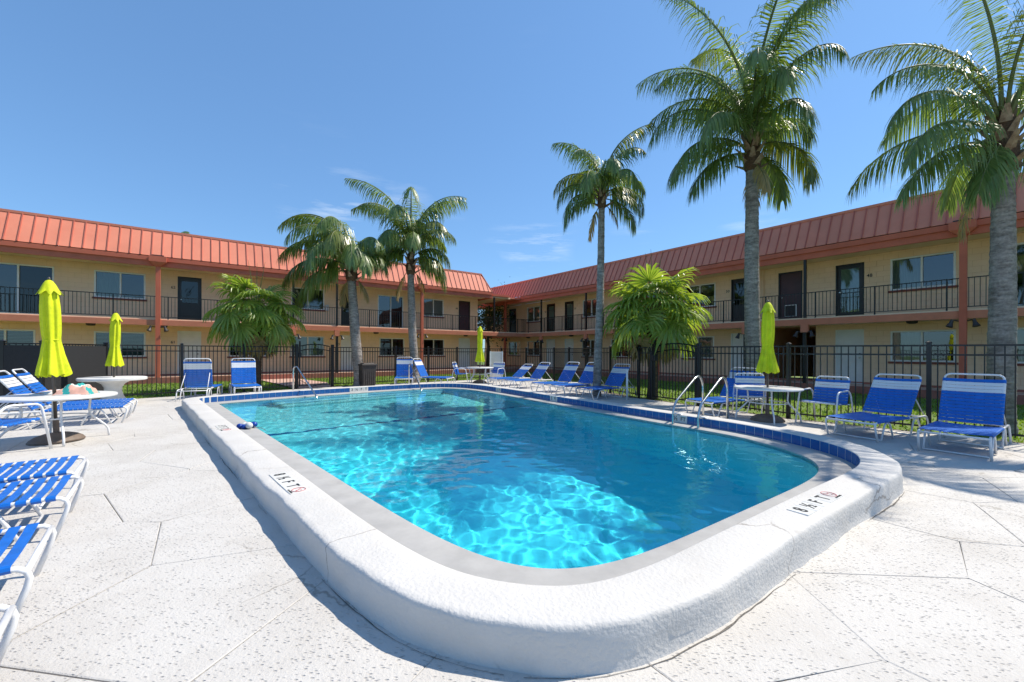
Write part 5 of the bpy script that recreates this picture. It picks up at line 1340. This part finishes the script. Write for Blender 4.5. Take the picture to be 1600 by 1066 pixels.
# palm at the right edge
queen_palm('queen palm cut by the right edge, thick grey trunk behind the fence', (8.78, 7.45), (8.78, 7.42, 4.62), .17,
           [(184, 46, 2.65, 118), (192, 20, 2.6, 92), (200, 88, 3.4, 80), (176, 70, 2.7, 128), (250, 84, 3.0, 112), (30, 60, 2.8, 110), (330, 45, 2.8, 110), (90, 65, 2.9, 110), (120, 36, 2.6, 108), (345, 75, 3.0, 100), (60, 25, 2.6, 95), (206, -30, 1.3, 50), (10, 10, 2.4, 90), (150, 82, 3.1, 95), (290, 74, 2.7, 125), (187, 2, 2.3, 72)], 5, 1.1, 22, .66, 104, .013, fruit=(190, .62))
queen_palm('slim queen palm behind the row of five loungers', (2.63, 12.85), (2.76, 12.85, 5.85), .115,
           [(180, 42, 1.9, 150), (200, 14, 1.8, 125), (0, 36, 1.8, 150), (340, 12, 1.7, 125), (165, 66, 2.0, 150), (20, 66, 2.0, 150), (270, 60, 2.1, 150), (240, 46, 2.0, 150), (300, 48, 2.0, 150), (90, 66, 2.0, 140), (120, 76, 2.1, 130), (60, 80, 2.2, 125), (190, 84, 2.3, 110), (350, 87, 2.6, 85), (230, 76, 2.1, 140), (310, 78, 2.1, 140), (185, 0, 1.6, 95), (5, -4, 1.5, 90)], 6, .6, 12, .56, 78, .017)
queen_palm('leaning queen palm in front of the left block, left one of the pair', (-6.05, 16.45), (-6.35, 16.4, 4.15), .19,
           [(182, 80, 4.0, 135), (186, 54, 3.2, 125), (194, 26, 2.9, 108), (178, 68, 3.1, 138), (270, 62, 2.9, 150), (250, 48, 2.9, 150), (290, 50, 2.6, 150), (230, 70, 3.2, 150), (310, 40, 2.3, 140), (0, 50, 1.8, 150), (90, 72, 2.6, 130), (45, 66, 2.0, 140), (120, 60, 2.6, 130), (210, 24, 2.9, 112), (200, 82, 3.3, 135), (330, 74, 2.0, 140), (265, 82, 2.9, 150), (188, -4, 2.8, 80), (222, 4, 2.5, 95)], 7, .9, 14, .80, 82, .024)
queen_palm('taller queen palm in front of the left block, right one of the pair', (-4.25, 18.2), (-4.45, 18.15, 4.75), .17,
           [(178, 86, 3.8, 120), (160, 74, 2.4, 140), (0, 76, 2.6, 142), (8, 46, 2.1, 135), (350, 24, 2.0, 122), (345, 88, 3.9, 115), (190, 52, 1.7, 145), (270, 78, 3.6, 145), (250, 60, 2.8, 150), (290, 60, 2.6, 150), (90, 80, 3.8, 110), (60, 72, 2.8, 132), (200, 88, 4.4, 95), (320, 74, 2.9, 140), (230, 82, 3.5, 130), (130, 68, 2.8, 130), (20, 89, 3.9, 105), (215, 32, 1.9, 125), (5, 6, 2.0, 100), (285, 84, 4.0, 125)], 8, 1.0, 14, .80, 82, .024)
queen_palm('distant palm whose top shows above the left roof', (-24.2, 29.5), (-24.2, 29.5, 7.75), .2, gen_fronds(18, 4, 3.0), 14, .8, 8, .6, 36, .02)

def fan_leaf(root, base, az, e0, pet, rad, seed, m_, droop=.9, segs_n=30):
    rs = random.Random(seed); a = R(az); hd = Vector((math.cos(a), math.sin(a), 0)); e = R(e0); Z = Vector((0, 0, 1))
    pts = []; p = Vector(base)
    for i in range(7):
        ee = e - .55 * (i / 6) ** 1.5; d = hd * math.cos(ee) + Z * math.sin(ee); pts.append(p.copy()); p = p + d * pet / 6
    q = MB(); q.tube(pts, [.022, .02, .018, .016, .014, .012, .011], 5); o = q.build('fan_leaf', M['rachis'], root, smooth=True)
    c = pts[-1]; sd = Vector((-math.sin(a), math.cos(a), 0)); up = d.cross(sd); up = up if up.z > 0 else -up
    pit_ = rs.uniform(.55, 1.05) * max(0, math.cos(e)); d = (d * math.cos(pit_) - up * math.sin(pit_)).normalized(); up = d.cross(sd); up = up if up.z > 0 else -up
    lf = MB(); sp = 2.25
    for i in range(segs_n):
        w = sp * (2 * (i + .5) / segs_n - 1); ln = rad * (.80 + .22 * math.cos(w * .8)) * rs.uniform(.9, 1.08)
        v = (d * math.cos(w) + sd * math.sin(w) + up * (.10 * math.cos(w * 2) + (.05 if i % 2 else -.02))).normalized(); tn = v.cross(up).normalized(); cur = c.copy(); vs = []; S = 5; hw = .5 * rad * sp * 2 / segs_n * .62
        for j in range(S + 1):
            u = j / S; ww = hw * (u / .45 + .04 if u < .45 else (1 - ((u - .45) / .55) ** 1.5) + .03)
            vs += [cur + tn * ww, cur - up * (.012 + .012 * u), cur - tn * ww]
            dr = (.05 if u < .5 else droop * (u - .45) * 3.0)
            v = (v + Vector((0, 0, -1)) * dr * .9 + Vector((rs.uniform(-.04, .04), rs.uniform(-.04, .04), 0))).normalized(); cur = cur + v * ln / S
        fs = []
        for j in range(S): fs += [(3 * j, 3 * j + 1, 3 * j + 4, 3 * j + 3), (3 * j + 1, 3 * j + 2, 3 * j + 5, 3 * j + 4)]
        lf.add(vs, fs)
    b = lf.build('blade', M[m_], o); stuff(b); return o
def fan_palm(label, base, tz, rad, leaves, seed, R_=1.0, pet=.85, group='fan palms by the gates', dry=9, spears=3):
    root = thing('fan_palm', label, 'palm tree', (base[0], base[1], 0), 0, group); rs = random.Random(seed)
    q = trunk_tube([(0, 0, -.12), (.02, 0, .3), (.03, .02, tz * .6), (0, 0, tz)], [rad * 1.3, rad * 1.1, rad, rad * 1.15], 14, .05); q.build('trunk', M['bark_brown'], root, smooth=True)
    q = MB(); q.lathe([(rad, -.3), (rad * 1.5, -.15), (rad * 1.55, .12), (rad * 1.1, .4), (rad * .3, .62)], 12, (0, 0, tz), lambda a, z: 1 + .16 * math.sin(5 * a + 12 * z)); q.build('crown_fibre', M['fibre'], root, smooth=True)
    for i in range(leaves):
        f = i / (leaves - 1); e = -6 + 86 * f ** .85; az = i * 137.5 + rs.uniform(-18, 18)
        fan_leaf(root, (math.cos(R(az)) * rad * .8, math.sin(R(az)) * rad * .8, tz + .05 + .45 * f), az, e, pet * rs.uniform(.85, 1.15), R_ * rs.uniform(.88, 1.1), seed * 77 + i, 'fan_leaf', rs.uniform(.75, 1.05))
    for i in range(dry):
        az = i * 360 / dry + rs.uniform(-15, 15); fan_leaf(root, (math.cos(R(az)) * rad, math.sin(R(az)) * rad, tz - .02), az, -38 + rs.uniform(-12, 8), pet * .75, R_ * .75, seed * 99 + i, 'fan_dry', 1.3, 18)
    for k in range(spears):
        q = MB(); a = k * 2.1; q.tube([(0, 0, tz + .3), (math.cos(a) * .12, math.sin(a) * .12, tz + 1.3), (math.cos(a) * .3, math.sin(a) * .3, tz + 2.3)], [.03, .018, .004], 5); q.build('spear_leaf', M['rachis'], root)
    return root
fan_palm('fan palm in front of the right block beside the black gate', (4.35, 12.85), 2.2, .14, 30, 2, .98, .85)
fan_palm('fan palm in front of the left block behind the upright lounger', (-9.15, 14.85), 2.25, .13, 26, 3, .92, .85)

def leafy_tree(label, base, h, crown, seed, nleaf=2600, group='trees behind the buildings', trunk_r=.16):
    root = thing('broadleaf_tree', label, 'tree', (base[0], base[1], 0), 0, group); rs = random.Random(seed)
    q = MB(); q.tube([(0, 0, -.1), (.1, 0, h * .3), (.0, .1, h * .55), (.15, .1, h * .8)], [trunk_r, trunk_r * .8, trunk_r * .55, .03], 8); tk = q.build('trunk', M['tree_bark'], root, smooth=True)
    ends = []
    for k in range(9):
        a = k * 2.4; z0 = h * rs.uniform(.35, .65); e = Vector((math.cos(a) * crown * rs.uniform(.4, .8), math.sin(a) * crown * rs.uniform(.4, .8), z0 + h * rs.uniform(.12, .35))); q = MB(); q.tube([(0, .05, z0), tuple(e * .5 + Vector((0, 0, z0 * .55))), tuple(e)], [.05, .03, .01], 5); q.build('limb', M['tree_bark'], tk); ends.append(e)
    ends += [Vector((0, 0, h * .85)), Vector((.2, .2, h * .7))]
    lf = MB()
    for i in range(nleaf):
        c = rs.choice(ends); p = c + Vector((rs.gauss(0, crown * .3), rs.gauss(0, crown * .3), rs.gauss(0, h * .09))); s = rs.uniform(.05, .13)
        u = Vector((rs.gauss(0, 1), rs.gauss(0, 1), rs.gauss(0, .6))).normalized(); v = u.cross(Vector((rs.gauss(0, 1), rs.gauss(0, 1), 1))).normalized()
        lf.add([p + u * s, p + v * s * .5, p - u * s, p - v * s * .5], [(0, 1, 2, 3)])
    stuff(lf.build('crown', M['tree_leaf'], root)); return root
leafy_tree('dark bushy tree seen through the stair gap at the building corner', (-2.0, 33.5), 5.4, 1.7, 4, 3600)
leafy_tree('bright tree top showing above the roof gap at the corner', (-1.0, 40), 7.4, 2.0, 6, 2600)
